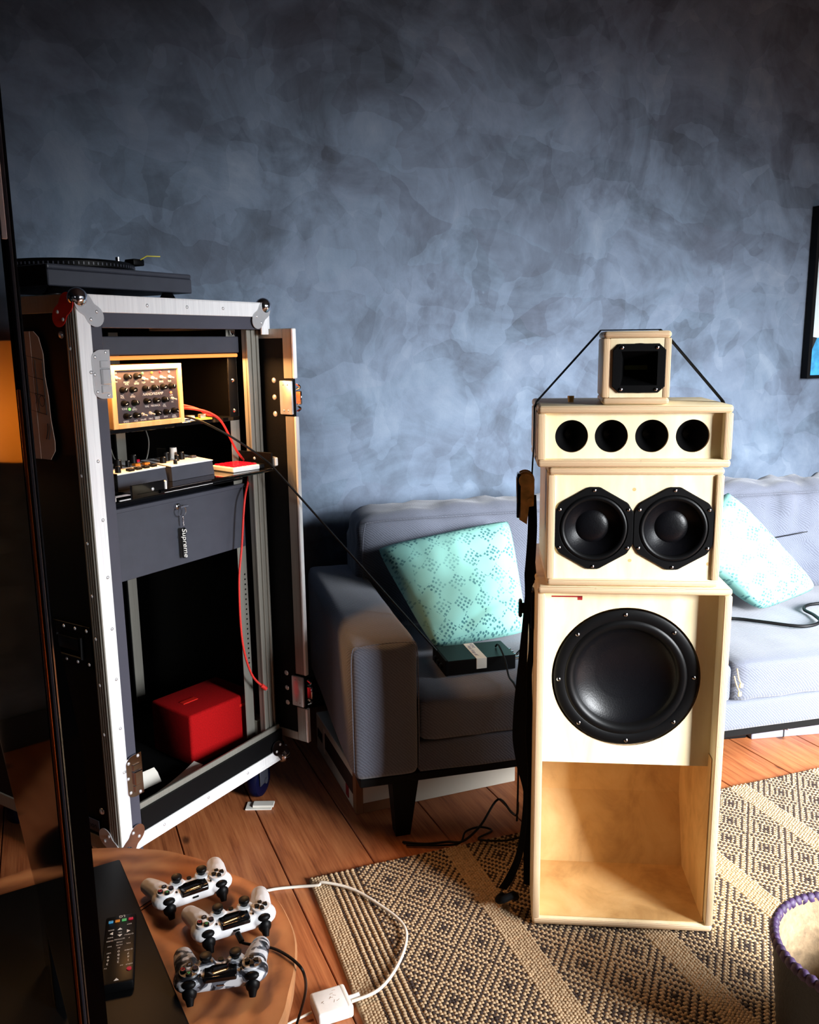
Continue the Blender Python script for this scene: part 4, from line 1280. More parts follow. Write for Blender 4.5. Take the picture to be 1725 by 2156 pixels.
def holed_board(name, t, x0, x1, z0, z1, y, th, holes, n=48):
    """baffle with round through-holes; hole rims show plywood"""
    bm = bmesh.new()
    def loop(pts):
        vs = [bm.verts.new((a, y, b)) for a, b in pts]
        return [bm.edges.new((vs[k], vs[(k + 1) % len(vs)])) for k in range(len(vs))]
    es = loop([(x0, z0), (x1, z0), (x1, z1), (x0, z1)])
    for cx, cz, r in holes:
        es += loop([(cx + r * math.cos(2 * math.pi * k / n), cz + r * math.sin(2 * math.pi * k / n)) for k in range(n)])
    bmesh.ops.triangle_fill(bm, edges=es, use_beauty=True)
    # drop triangles that fell inside a hole
    for f in list(bm.faces):
        c = f.calc_center_median()
        if any((c.x - cx) ** 2 + (c.z - cz) ** 2 < (r * .995) ** 2 and all(abs(math.hypot(v.co.x - cx, v.co.z - cz) - r) < 1e-4 for v in f.verts) for cx, cz, r in holes):
            bm.faces.remove(f)
    ret = bmesh.ops.extrude_face_region(bm, geom=list(bm.faces))
    for v in [g for g in ret['geom'] if isinstance(g, bmesh.types.BMVert)]:
        v.co.y += th
    bmesh.ops.recalc_face_normals(bm, faces=bm.faces)
    me = bpy.data.meshes.new(name)
    for f in bm.faces:
        f.material_index = 0 if abs(f.normal.y) > .5 else 1
    bm.to_mesh(me); bm.free()
    me.materials.append(MT['ply']); me.materials.append(MT['ply_y'])
    return link(name, me, t)
screw_mb = MB().lathe([(0, -.0032), (.0022, -.0030), (.0042, -.0016), (.0046, 0)], n=14)
screw_mb.box(-.0026, .0026, -.0036, -.0030, -.0005, .0005, 1).box(-.0005, .0005, -.0036, -.0030, -.0026, .0026, 1)
SCREW = None
def screw(parent, p, s=1.0):
    global SCREW
    if SCREW is None:
        SCREW = screw_mb.build('screw', ['chrome', 'black_matte'], parent, 40)
        o = SCREW
    else:
        o = dup(SCREW, parent)
    o.location = p
    o.scale = (s, s, s)
    o.rotation_euler = (0, random.uniform(0, 3), 0)
    return o

# subwoofer
SW, SH, SD = .395, .789, .40
sub = thing('subwoofer_cabinet', 'tall plywood subwoofer cabinet with one large black cone above an open port', 'speaker', tp_(0, 0, RUG_Z), TA)
carcass(sub, SW, SH, SD, .016, .013)
IB = .18
holed_board('baffle', sub, -SW / 2 + .016, SW / 2 - .016, .375, SH - .016, .045, .018, [(-.004, .575, .1575)], 72)
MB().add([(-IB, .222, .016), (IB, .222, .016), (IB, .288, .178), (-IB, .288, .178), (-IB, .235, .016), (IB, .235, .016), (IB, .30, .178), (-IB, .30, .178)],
         [(0, 1, 2, 3), (4, 7, 6, 5), (0, 3, 7, 4), (1, 5, 6, 2), (3, 2, 6, 7), (0, 4, 5, 1)]).build('port_slope', 'ply_tan', sub)
MB().box(-IB, IB, .288, .300, .178, .42).build('port_back', 'ply_tan', sub)
MB().box(-IB, IB, .063, .300, .405, .42).build('port_ceiling', 'ply_tan', sub)
MB().box(-IB, IB, .012, .235, .0162, .0175).build('port_floor', 'ply_tan', sub)
MB().rbox(-IB, -IB + .0015, .047, .30, .017, .405, .0004, 1).build('port_side', 'ply_tan', sub)
MB().rbox(IB - .0012, IB + .0008, .02, .30, .017, .405, .0004, 1).build('port_side', 'ply_tan', sub)
MB().box(-.165, -.10, .0445, .0452, .754, .757).box(-.11, -.10, .0445, .0452, .748, .757).build('red_mark', 'red_print', sub)
dr = MB().lathe([(.153, .003), (.153, -.001), (.150, -.003), (.132, -.003), (.128, .000)], (-.004, .045, .575), 'y', 72).build('woofer', 'black', sub, 40)
MB().lathe([(.131, .000), (.128, -.003), (.122, -.0045), (.115, -.003), (.110, .003), (.107, .007)], (-.004, .045, .575), 'y', 72).build('surround', 'rubber', dr, 60)
MB().lathe([(.108, .006), (.106, .0085), (.095, .016), (.080, .0235), (.064, .029), (.060, .030)], (-.004, .045, .575), 'y', 72).build('cone', 'cone', dr, 60)
MB().lathe([(.061, .030), (.050, .0325), (.035, .0352), (.018, .0368), (.0005, .0372)], (-.004, .045, .575), 'y', 72).build('dust_cap', 'cone', dr, 60)
for k in range(8):
    a = R(90 + 2 + 45 * k)
    screw(dr, (-.004 + .143 * math.cos(a), .042, .575 + .143 * math.sin(a)), .95)
cl = MB().rbox(-SW / 2 - .008, -SW / 2, .10, .14, .66, .75, .003, 1).build('speaker_socket', 'black', sub)
MB().cyl((-SW / 2 - .03, .12, .705), (-SW / 2 - .006, .12, .705), .012, n=14).rbox(-SW / 2 - .034, -SW / 2 - .026, .11, .13, .685, .725, .003, 1).build('plug', 'black', cl)

# mid cabinet
MW, MH, MD = .348, .247, .27
mid = thing('mid_cabinet', 'plywood midrange speaker cabinet with two hexagonal black drivers', 'speaker', tp_(-.005, .004, RUG_Z + SH + .001), TA)
carcass(mid, MW, MH, MD, .015, .012)
holed_board('baffle', mid, -MW / 2 + .015, MW / 2 - .015, .015, MH - .015, .008, .016, [(-.081, .1215, .066), (.079, .1215, .066)])
def hexdriver(cx, cz):
    hr = .0905
    P = []
    for k in range(6):
        a = R(90 + 60 * k)
        c = Vector((math.cos(a), math.sin(a)))
        for s in (-1, 1):
            b = a + s * R(7.5)
            P.append((cx + hr * .955 * math.cos(b), cz + hr * .955 * math.sin(b)))
    bm = MB()
    n = 48
    y0 = .003
    # plate with round opening, built as a ring between the hexagon and the circle
    def hexr(t):
        best = None
        d = Vector((math.cos(t), math.sin(t)))
        for k in range(len(P)):
            a, b = Vector(P[k]) - Vector((cx, cz)), Vector(P[(k + 1) % len(P)]) - Vector((cx, cz))
            e = b - a
            den = d.x * e.y - d.y * e.x
            if abs(den) < 1e-9: continue
            s = (a.x * e.y - a.y * e.x) / den
            q = (a.x * d.y - a.y * d.x) / den
            if s > 0 and -1e-6 <= q <= 1 + 1e-6 and (best is None or s < best): best = s
        return best
    n = 120
    ring = []
    for k in range(n):
        t = 2 * math.pi * k / n
        ring.append((t, hexr(t)))
    vs = []
    for rr, yy in ((None, .0075), (None, .0015), (None, 0), (.070, 0), (.0675, .003)):
        for t, h in ring:
            r2 = rr if rr else h - (.0015 if yy == 0 else 0)
            vs.append((cx + r2 * math.cos(t), y0 + yy, cz + r2 * math.sin(t)))
    fs = []
    for i in range(4):
        for k in range(n):
            fs.append((i * n + k, i * n + (k + 1) % n, (i + 1) * n + (k + 1) % n, (i + 1) * n + k))
    d = bm.add(vs, fs).build('midrange_driver', 'black', mid, 30)
    MB().lathe([(.0685, .002), (.066, -.0005), (.062, -.001), (.058, .003), (.0565, .006)], (cx, y0, cz), 'y', 56).build('surround', 'rubber', d, 60)
    MB().lathe([(.057, .005), (.0555, .008), (.040, .020), (.030, .027)], (cx, y0, cz), 'y', 56).build('cone', 'cone', d, 60)
    MB().lathe([(.034, .0245), (.031, .0225), (.022, .0195), (.012, .0182), (.0005, .0178)], (cx, y0, cz), 'y', 48).build('dust_cap', 'cone', d, 60)
    for k in range(6):
        a = R(90 + 60 * k)
        screw(d, (cx + .0795 * math.cos(a), y0 - .0002, cz + .0795 * math.sin(a)), .75)
hexdriver(-.081, .1215)
hexdriver(.079, .1215)
for x, z in ((-.001, .202), (-.005, .054), (.152, .048)):
    MB().cyl((x, .0078, z), (x, .0084, z), .0036, n=14).build('wood_plug', 'ply_tan', mid)

# four-hole cabinet
HW, HH, HD = .380, .124, .25
hc = thing('horn_cabinet', 'wide low plywood cabinet with four round black horns', 'speaker', tp_(-.012, .0, RUG_Z + SH + MH + .002), TA)
carcass(hc, HW, HH, HD, .016, .012)
holes = [(-.121, .061, .033), (-.042, .061, .033), (.038, .061, .033), (.118, .061, .033)]
holed_board('baffle', hc, -HW / 2 + .016, HW / 2 - .016, .016, HH - .016, .022, .014, holes)
for cx, cz, r in holes:
    h = MB().lathe([(.0345, .034), (.0345, .030), (.033, .030), (.028, .040), (.018, .055), (.010, .068)], (cx, 0, cz), 'y', 40).build('horn', 'black', hc, 60)
    MB().lathe([(.0105, .067), (.004, .064), (.0005, .0635)], (cx, 0, cz), 'y', 24).build('diaphragm', 'black', h, 60)

# tweeter box
XW, XH, XD = .130, .143, .145
tw = thing('tweeter_box', 'small cube plywood tweeter box with a square black horn on top of the tower', 'speaker', tp_(-.012, .004, RUG_Z + SH + MH + HH + .003), TA + R(-3.5))
carcass(tw, XW, XH, XD, .014, .013)
holed_board('baffle', tw, -XW / 2 + .014, XW / 2 - .014, .014, XH - .014, .002, .014, [(.004, .071, .0485)])
def octo(hw, c):
    return [(-hw + c, -hw), (hw - c, -hw), (hw, -hw + c), (hw, hw - c), (hw - c, hw), (-hw + c, hw), (-hw, hw - c), (-hw, -hw + c)]
m = MB()
vs = []
for poly, y in ((octo(.0505, .013), .002), (octo(.0505, .013), -.002), (octo(.0495, .013), -.003), (octo(.0352, .0008), -.003), (octo(.0345, .0008), -.001)):
    vs += [(.004 + a, y, .071 + b * .94) for a, b in poly]
sq = [(.004 + a * .66, .060, .071 + b * .28) for a, b in octo(.0345, .0008)]
vs += sq
fs = []
for i in range(5):
    for k in range(8):
        fs.append((i * 8 + k, i * 8 + (k + 1) % 8, (i + 1) * 8 + (k + 1) % 8, (i + 1) * 8 + k))
hn = m.add(vs, fs).build('square_horn', 'black', tw)
MB().box(-.0215, .0295, .0592, .0610, .0605, .0815).build('throat', 'black_matte', hn)
MB().box(-.0195, .0275, .0575, .0590, .0665, .0755).build('throat_mesh', 'throat', hn)
for a in (-1, 1):
    for b in (-1, 1):
        screw(hn, (.004 + a * .0335, -.003, .071 + b * .0405), .8)
# brass binding post on the four-horn cabinet
MB().lathe([(0, 0), (.006, 0), (.006, .006), (.007, .007), (.007, .013), (0, .013)], (-.115, .12, HH - .0005), 'z', 16).build('binding_post', 'brass', hc, 40)

# ratchet strap around the tower
st = thing('ratchet_strap', 'black webbing ratchet strap tying the speaker tower together', 'strap', tp_(0, 0, RUG_Z), TA)
Z1 = SH; Z2 = SH + MH + .001; Z3 = Z2 + HH + .001; Z4 = Z3 + XH + .001
sy = .085
xl, xr = -.012 - HW / 2, -.012 + HW / 2
m = MB()
m.ribbon([(xl - .003, sy, Z2 + .03), (xl - .003, sy, Z3 - .008), (xl + .001, sy, Z3 + .003), (-.012 - XW / 2 - .004, sy, Z4 - .006), (-.012 - XW / 2 + .004, sy, Z4 + .003), (-.012 + XW / 2 - .008, sy, Z4 + .003),
          (-.012 + XW / 2 + .006, sy, Z4 - .008), (xr - .002, sy, Z3 + .003), (xr + .003, sy, Z3 - .008), (xr + .003, sy, Z2 + .02)], [.026] * 10, (0, 1, 0), .002, 1)
m.ribbon([(xr + .003, sy, Z2 + .022), (xr + .002, sy, Z2 + .002), (.172, sy, Z2 - .03), (.1745, sy, Z1 + .05), (.1745, sy, Z1 + .004)], [.026] * 5, (0, 1, 0), .002, 3)
m.ribbon([(xl - .003, sy, Z2 + .035), (xl - .005, sy, Z2 + .0), (-.208, sy, Z2 - .03)], [.026] * 3, (0, 1, 0), .002, 3)
m.build('webbing', 'webbing', st)
ZR = Z2 - .028
rt = MB()
for s in (-.012, .016):
    P = []
    for a in range(13):
        q = R(-10 + 200 * a / 12)
        P.append((.019 * math.cos(q), .047 + .019 * math.sin(q)))
    P += [(-.018, .0), (-.012, -.038), (.004, -.048), (.008, -.01), (.018, -.008), (.019, .03)]
    rt.prism(P, 0, .0022, mx=Matrix.Translation((-.222, sy + s, ZR - .055)) @ Matrix.Rotation(R(90), 4, 'X'))
rb = rt.build('ratchet_frame', 'brass', st)
MB().cyl((-.222, sy - .020, ZR - .008), (-.222, sy + .022, ZR - .008), .011, n=18).cyl((-.222, sy - .022, ZR - .008), (-.222, sy - .018, ZR - .008), .0145, n=18).build('ratchet_spool', 'brass', rb, 40)
MB().cyl((-.212, sy - .018, ZR - .052), (-.212, sy + .02, ZR - .052), .006, n=12).build('ratchet_pin', 'brass', rb, 40)
MB().rbox(-.240, -.231, sy - .016, sy + .018, ZR - .09, ZR + .006, .003, 2).build('ratchet_handle', 'black_gloss', rb, 40)
tl = MB()
wdv = (.93, -.37, 0)
tl.ribbon([(-.207, sy + .004, Z2 - .07), (-.205, sy + .006, .90), (-.207, sy + .006, .84), (-.210, sy + .006, .79), (-.213, sy + .008, .74), (-.218, sy + .01, .66), (-.222, sy + .012, .58), (-.226, sy + .012, .48), (-.227, sy + .012, .40), (-.219, sy + .012, .33), (-.212, sy + .012, .27), (-.214, sy + .012, .19), (-.224, sy + .012, .11), (-.245, sy + .012, .05), (-.262, sy + .014, .018)],
          [.018, .020, .021, .022, .012, .014, .02, .03, .032, .026, .008, .012, .016, .02, .02], wdv, .003, 6)
tl.ribbon([(-.203, sy + .03, .81), (-.200, sy + .03, .775), (-.207, sy + .03, .75), (-.203, sy + .03, .68), (-.200, sy + .03, .62), (-.206, sy + .03, .55), (-.205, sy + .03, .42), (-.205, sy + .03, .28), (-.203, sy + .03, .14), (-.202, sy + .03, .02)], [.014, .012, .008, .012, .016, .012, .02, .022, .022, .02], wdv, .003, 6)
tl.build('webbing_tail', 'webbing', st)
MB().tube([(-.262, sy - .01, .016), (-.272, sy - .03, .02), (-.262, sy - .05, .035), (-.240, sy - .04, .04), (-.232, sy - .02, .022)], .009, 8).build('webbing_loop', 'webbing', st, 60)

# cables on the floor behind the rug edge
MB().tube([(-.03, 2.055, .006), (.03, 2.045, .006), (.09, 2.05, .008), (.13, 2.04, .016), (.18, 2.09, .03), (.235, 2.17, .06), (.258, 2.05, .09), (.264, 1.99, .12), (.262, 1.96, .17)], .0032, 8) \
    .build('black_cable', 'cable', None, 60, label='black cable trailing from the sofa leg up behind the speaker tower', cat='cable', group='black cables about the sofa and speakers')
MB().tube([(-.02, 2.04, .006), (.06, 2.035, .007), (.12, 2.04, .010), (.14, 2.09, .012), (.18, 2.115, .01), (.21, 2.09, .014), (.17, 2.04, .021), (.24, 2.03, .022), (.31, 2.06, .021)], .0028, 8) \
    .build('black_cable', 'cable', None, 60, label='looped black cable lying where floor and rug meet near the sofa leg', cat='cable', group='black cables about the sofa and speakers')

# ------------------------------------------------------------------ rug
RA = R(19)
RO = Vector((-.261, 1.899, 0))
RS = Vector((math.cos(RA), math.sin(RA), 0))
RT = Vector((math.sin(RA), -math.cos(RA), 0))
RUGS, RUGT = 1.95, 1.08
rug = thing('rug', 'natural jute rug woven with black concentric diamonds', 'rug', RO, RA)
# local frame: x along the far edge, -y towards the camera
MB().rbox(0, RUGS, -RUGT, 0, .001, .0075, .002, 1).build('backing', 'jute_base', rug)
rng = np.random.default_rng(5)
FW, CWD = 35, 9                                 # columns in a diamond band, in a plain cord band
def rug_dark(i, j):
    """which knots are black: concentric diamonds in bands, split by plain cords"""
    if i < 0:
        return False
    q = i % (FW + CWD)
    if q >= FW:
        return False
    a, b = q % 18, j % 18
    d1 = abs(a - 9) + abs(b - 9)
    d2 = min(a, 18 - a) + min(b, 18 - b)
    d = min(d1, d2)
    return d % 3 == 0 or d == 1
def build_weave():
    ds, dt = .0068, .0078
    ns, ntt = int((RUGS - .004) / ds), int(RUGT / dt)
    hexa = 6
    base = []
    for rr, zz in ((1.0, 0), (.78, .62)):
        for k in range(hexa):
            a = 2 * math.pi * k / hexa
            base.append((rr * math.cos(a), rr * math.sin(a), zz))
    base.append((0, 0, 1))
    base = np.array(base)
    bf = [(k, (k + 1) % hexa, hexa + (k + 1) % hexa, hexa + k) for k in range(hexa)] + [(hexa + k, hexa + (k + 1) % hexa, 2 * hexa) for k in range(hexa)]
    V, Fq, Ft, MI = [], [], [], []
    off = 0
    faces, mats = [], []
    I0 = int(.121 / ds)
    for i in range(ns):
        s = .004 + (i + .5) * ds
        cord = i < I0 or (i - I0) % (FW + CWD) >= FW
        tight = s < .045
        for j in range(ntt):
            t = (j + .5 + (.5 if i % 2 and cord else 0)) * dt + rng.normal(0, .0005)
            if t > RUGT - .004: continue
            dk = rug_dark(i - I0, j)
            # seams between the border cords are dark and sunk
            if cord and not tight and i % 2 == 0 and s < .125:
                dk = True
            sx, sy_, sz = (.0043, .0050, .0036) if not dk else (.0050, .0053, .0036)
            if tight: sx, sy_, sz = .0042, .0046, .0030
            if cord and not tight and not dk: sx, sy_, sz = .0054 if s < .125 else .0046, .0056, .0050
            if cord and dk: sx, sy_, sz = .0026, .0048, .0022
            if t < dt * 1.6: sz *= 1.5
            an = .5 if (i % 2 == 0) else -.5
            if not cord: an *= .6
            c, sn = math.cos(an), math.sin(an)
            P = base * np.array([sx, sy_, sz])
            X = P[:, 0] * c - P[:, 1] * sn + s + rng.normal(0, .0004)
            Y = P[:, 0] * sn + P[:, 1] * c - t
            Z = P[:, 2] + .0072 + rng.normal(0, .0003)
            V.append(np.stack([X, Y, Z], 1))
            for f in bf:
                faces.append([q + off for q in f])
                mats.append(1 if dk else 0)
            off += 13
    me = bpy.data.meshes.new('weave')
    me.from_pydata(np.concatenate(V).tolist(), [], faces)
    me.polygons.foreach_set('material_index', mats)
    me.polygons.foreach_set('use_smooth', [True] * len(faces))
    me.materials.append(MT['jute']); me.materials.append(MT['jute_dark'])
    me.update()
    return link('weave', me, rug, kind='stuff')
build_weave()

# white cable and charger
cz = .019
MB().tube([(-.60, 1.50, .004), (-.52, 1.70, .004), (-.43, 1.82, .004), (-.354, 1.86, .004), (-.29, 1.872, .004), (-.235, 1.866, .012), (-.222, 1.867, cz), (-.152, 1.841, cz), (-.081, 1.778, cz), (-.028, 1.712, cz), (-.020, 1.65, cz), (-.042, 1.569, cz), (-.077, 1.509, .02), (-.128, 1.485, .016)], .0036, 8) \
    .build('white_cable', 'white_cable', None, 60, label='white cable curving over the rug corner to the charger', cat='cable', group='white charger cables')
t = thing('charger', 'scuffed white square laptop charger on the floor boards', 'charger', (-.168, 1.478, 0), R(22))
MB().rbox(-.036, .036, -.034, .034, 0, .028, .006, 3).build('body', 'white_pl', t, 40)
MB().rbox(.022, .0365, -.0345, .0345, .0005, .0285, .006, 3).build('plug_end', 'white_paper', t, 40)
MB().tube([(.034, .004, .014), (.048, .004, .014), (.06, .004, .016)], .0055, 10, res=2).build('strain_relief', 'white_pl', t, 40)
sc_ = MB()
for k in range(9):
    a_, b_, c_ = random.uniform(-.026, .014), random.uniform(-.024, .024), random.uniform(-1.2, 1.2)
    sc_.cyl((a_, b_, .0281), (a_ + .007 * math.cos(c_), b_ + .007 * math.sin(c_), .0281), .00035, n=5)
sc_.build('scuff', 'paper', t, kind='stuff')
MB().tube([(-.205, 1.463, .012), (-.25, 1.44, .006), (-.30, 1.40, .004), (-.36, 1.33, .004)], .0026, 8).build('white_cable', 'white_cable', None, 60, label='thin white cable running from the charger under the log table', cat='cable', group='white charger cables')

# ------------------------------------------------------------------ log-slice table
TZ = .265
outline_px = [(185, 1785), (260, 1783), (340, 1787), (420, 1805), (500, 1840), (560, 1870), (600, 1910), (622, 1970), (625, 2040), (610, 2100), (590, 2156)]
f_ = (Matrix.Rotation(R(90) - PITCH, 4, 'X') @ Matrix.Rotation(-ROLL, 4, 'Z')).to_3x3()
def on_z(px, py, z):
    d = f_ @ Vector(((px - 862.5) / F_PX, -(py - 1078) / F_PX, -1))
    k = (z - CAM_H) / d.z
    return Vector((0, 0, CAM_H)) + d * k
oute = [on_z(a, b, TZ) for a, b in outline_px]
oute += [Vector((-.24, 1.02, TZ)), Vector((-.34, .90, TZ)), Vector((-.52, .84, TZ)), Vector((-.72, .88, TZ)), Vector((-.88, 1.03, TZ)), Vector((-.95, 1.25, TZ)), Vector((-.90, 1.46, TZ)), Vector((-.80, 1.56, TZ))]
pts = spline(oute + [oute[0]], 5)[:-1]
cen = Vector((-.55, 1.24, 0))
tb = thing('log_table', 'low table of a single sawn log slice on black hairpin legs', 'table', (cen.x, cen.y, 0))
poly = [(p.x - cen.x + .004 * noise.noise(p * 12), p.y - cen.y + .004 * noise.noise(p * 14)) for p in pts]
poly2 = [(a * .99, b * .99) for a, b in poly]
n = len(poly)
m = MB()
vs = [(a, b, TZ) for a, b in poly2] + [(a, b, TZ - .006) for a, b in poly] + [(a * .985, b * .985, TZ - .05) for a, b in poly]
m.add(vs, [list(range(n))[::-1]], 0)
m.add(vs, [(k, (k + 1) % n, n + (k + 1) % n, n + k) for k in range(n)] + [(n + k, n + (k + 1) % n, 2 * n + (k + 1) % n, 2 * n + k) for k in range(n)], 1)
m.add(vs, [list(range(2 * n, 3 * n))], 0)
m.build('table_top', ['log', 'bark'], tb)
p0, p1 = on_z(278, 1922, TZ) - cen, on_z(322, 1893, TZ) - cen
MB().cyl((p0.x, p0.y, TZ + .0003), (p1.x, p1.y, TZ + .0003), .0012, n=6).cyl((p0.x + .008, p0.y - .004, TZ + .0003), (p1.x + .008, p1.y - .004, TZ + .0003), .0012, n=6).build('crack', 'dark_print', tb)
for x, y in ((.22, .12), (-.2, .2), (.12, -.25), (-.2, -.22)):
    MB().tube([(x, y, TZ - .05), (x * 1.05, y * 1.05, .005), (x * 1.05 + .02, y * 1.05, .005), (x + .06, y, TZ - .05)], .006, 8, res=1).build('leg', 'black', tb, 40)

# ------------------------------------------------------------------ television on the table
VD = Vector((-.5, .866, 0))                    # along the screen, away from the near edge
VN = Vector((.866, .5, 0))                     # towards its back
VE = Vector((-.2955, .66, 0))                  # near vertical edge
tvw = 1.30
tv = thing('television', 'large glossy black television standing on the log table beside the flight case', 'television', VE, math.atan2(VD.y, VD.x))
# local: x along the screen away from the camera, -y to the back
VZ0, VZ1 = .62, 1.50
MB().rbox(.008, tvw - .008, .0005, .003, VZ0 + .03, VZ1 - .012, .0005, 1).build('screen', 'screen', tv)
MB().rbox(0, tvw, -.006, .001, VZ0, VZ1, .0012, 1).build('panel', 'black_gloss', tv)
MB().rbox(-.0012, .001, .0005, .0028, VZ0, 1.27, .0005, 1).build('edge_trim', 'orange_glint', tv)  # orange strip painted in for the lamp's reflection along the bezel
MB().rbox(-.0012, .001, -.0008, .0032, 1.38, VZ1, .0005, 1).build('edge_trim', 'alu', tv)  # pale strip stands for the bright glint on the upper edge
MB().rbox(-.0008, .002, -.0036, -.0010, VZ0, VZ1, .0005, 1).build('side_strip', 'grey_metal', tv)
prof = [(-.006, 1.10), (-.019, .985), (-.021, .965), (-.021, .62), (-.006, .62)]
vs = [(x, y, z) for x in (.0015, tvw - .002) for y, z in prof]
MB().add(vs, [(4, 3, 2, 1, 0), (5, 6, 7, 8, 9)] + [(k, (k + 1) % 5, 5 + (k + 1) % 5, 5 + k) for k in range(5)]).build('back_housing', 'black_gloss', tv)
for o in list(tv.children):                     # the panel leans a little
    o.rotation_euler = (R(.12), 0, 0)
    o.location = (0, .003, 0)
xb0, xb1 = .33, .95
TVB = TZ + .001
MB().rbox(xb0, xb1, -.195, .16, TVB, TVB + .010, .004, 2).build('base_plate', 'black', tv, 40)
MB().rbox(.58, .70, -.05, -.02, TVB + .009, .75, .006, 2).build('neck', 'black_gloss', tv, 40)

# remote on the base plate
ra = on_z(255, 1925, TZ + .03)
rb_ = on_z(246, 2069, TZ + .03)
dv = (rb_ - ra)
t = thing('remote_control', 'black television remote with white-printed keys and four coloured keys', 'remote', ((ra.x + rb_.x) / 2, (ra.y + rb_.y) / 2, TVB + .0105), math.atan2(dv.y, dv.x) + R(90))
# local: y- points along the remote to its power key (towards the camera)
LR = dv.length / 2
WR = .026
MB().rbox(-WR, WR, -LR, LR, 0, .018, .004, 2).build('body', 'rubber', t, 40)
def ry(v): return LR - (v - 730) / (1465 - 730) * 2 * LR
def rx(u, v): return ((u - (1290 - (v - 730) * .065)) / 145) * WR
for u, mm in ((1192, 'art_sea'), (1255, 'amber'), (1318, 'green_off'), (1382, 'red_off')):
    MB().rbox(rx(u, 803) - .004, rx(u, 803) + .004, ry(803) - .003, ry(803) + .003, .0175, .0195, .0006, 1).build('colour_key', mm, t)
MB().cyl((rx(1350, 1348), ry(1348), .0175), (rx(1350, 1348), ry(1348), .0195), .004, n=16).build('power_key', 'red_off', t, 40)
rp = MB()
def rl_(s, u, v, size=.0075):
    rp.text(s, size, Matrix.Translation((rx(u, v), ry(v), .01825)) @ Matrix.Rotation(R(180), 4, 'Z'), 0)
for s, u, v in (('0', 1262, 1145), ('9', 1168, 1185), ('8', 1260, 1182), ('7', 1348, 1184), ('6', 1165, 1222), ('5', 1258, 1220), ('4', 1348, 1219), ('3', 1160, 1258), ('2', 1255, 1256), ('1', 1345, 1256)):
    rl_(s, u, v)
rl_('LG', 1300, 755, .009)
for s, u, v in (('EXIT', 1365, 860), ('BACK', 1195, 897), ('OK', 1278, 938), ('INFO', 1187, 980), ('Q.MENU', 1360, 978), ('GUIDE', 1183, 1018), ('SETTINGS', 1272, 1013), ('P', 1360, 1015), ('PAGE', 1270, 1047), ('MUTE', 1268, 1077),
                ('VOL', 1352, 1077), ('FAV', 1180, 1078), ('LIST', 1172, 1148), ('Q.VIEW', 1352, 1147), ('INPUT', 1352, 1298), ('TV', 1145, 1300), ('AV', 1285, 1297), ('3D', 1265, 1108)):
    rl_(s, u, v, .004)
for (u, v, a) in ((1278, 898, 0), (1198, 938, 90), (1355, 938, -90), (1274, 973, 180), (1238, 1430, 0)):
    rp.prism([(-.004, -.0025), (.004, -.0025), (0, .003)], .0181, .0184, mx=Matrix.Translation((rx(u, v), ry(v), 0)) @ Matrix.Rotation(R(a), 4, 'Z'))
rp.build('key_print', 'print_white', t)

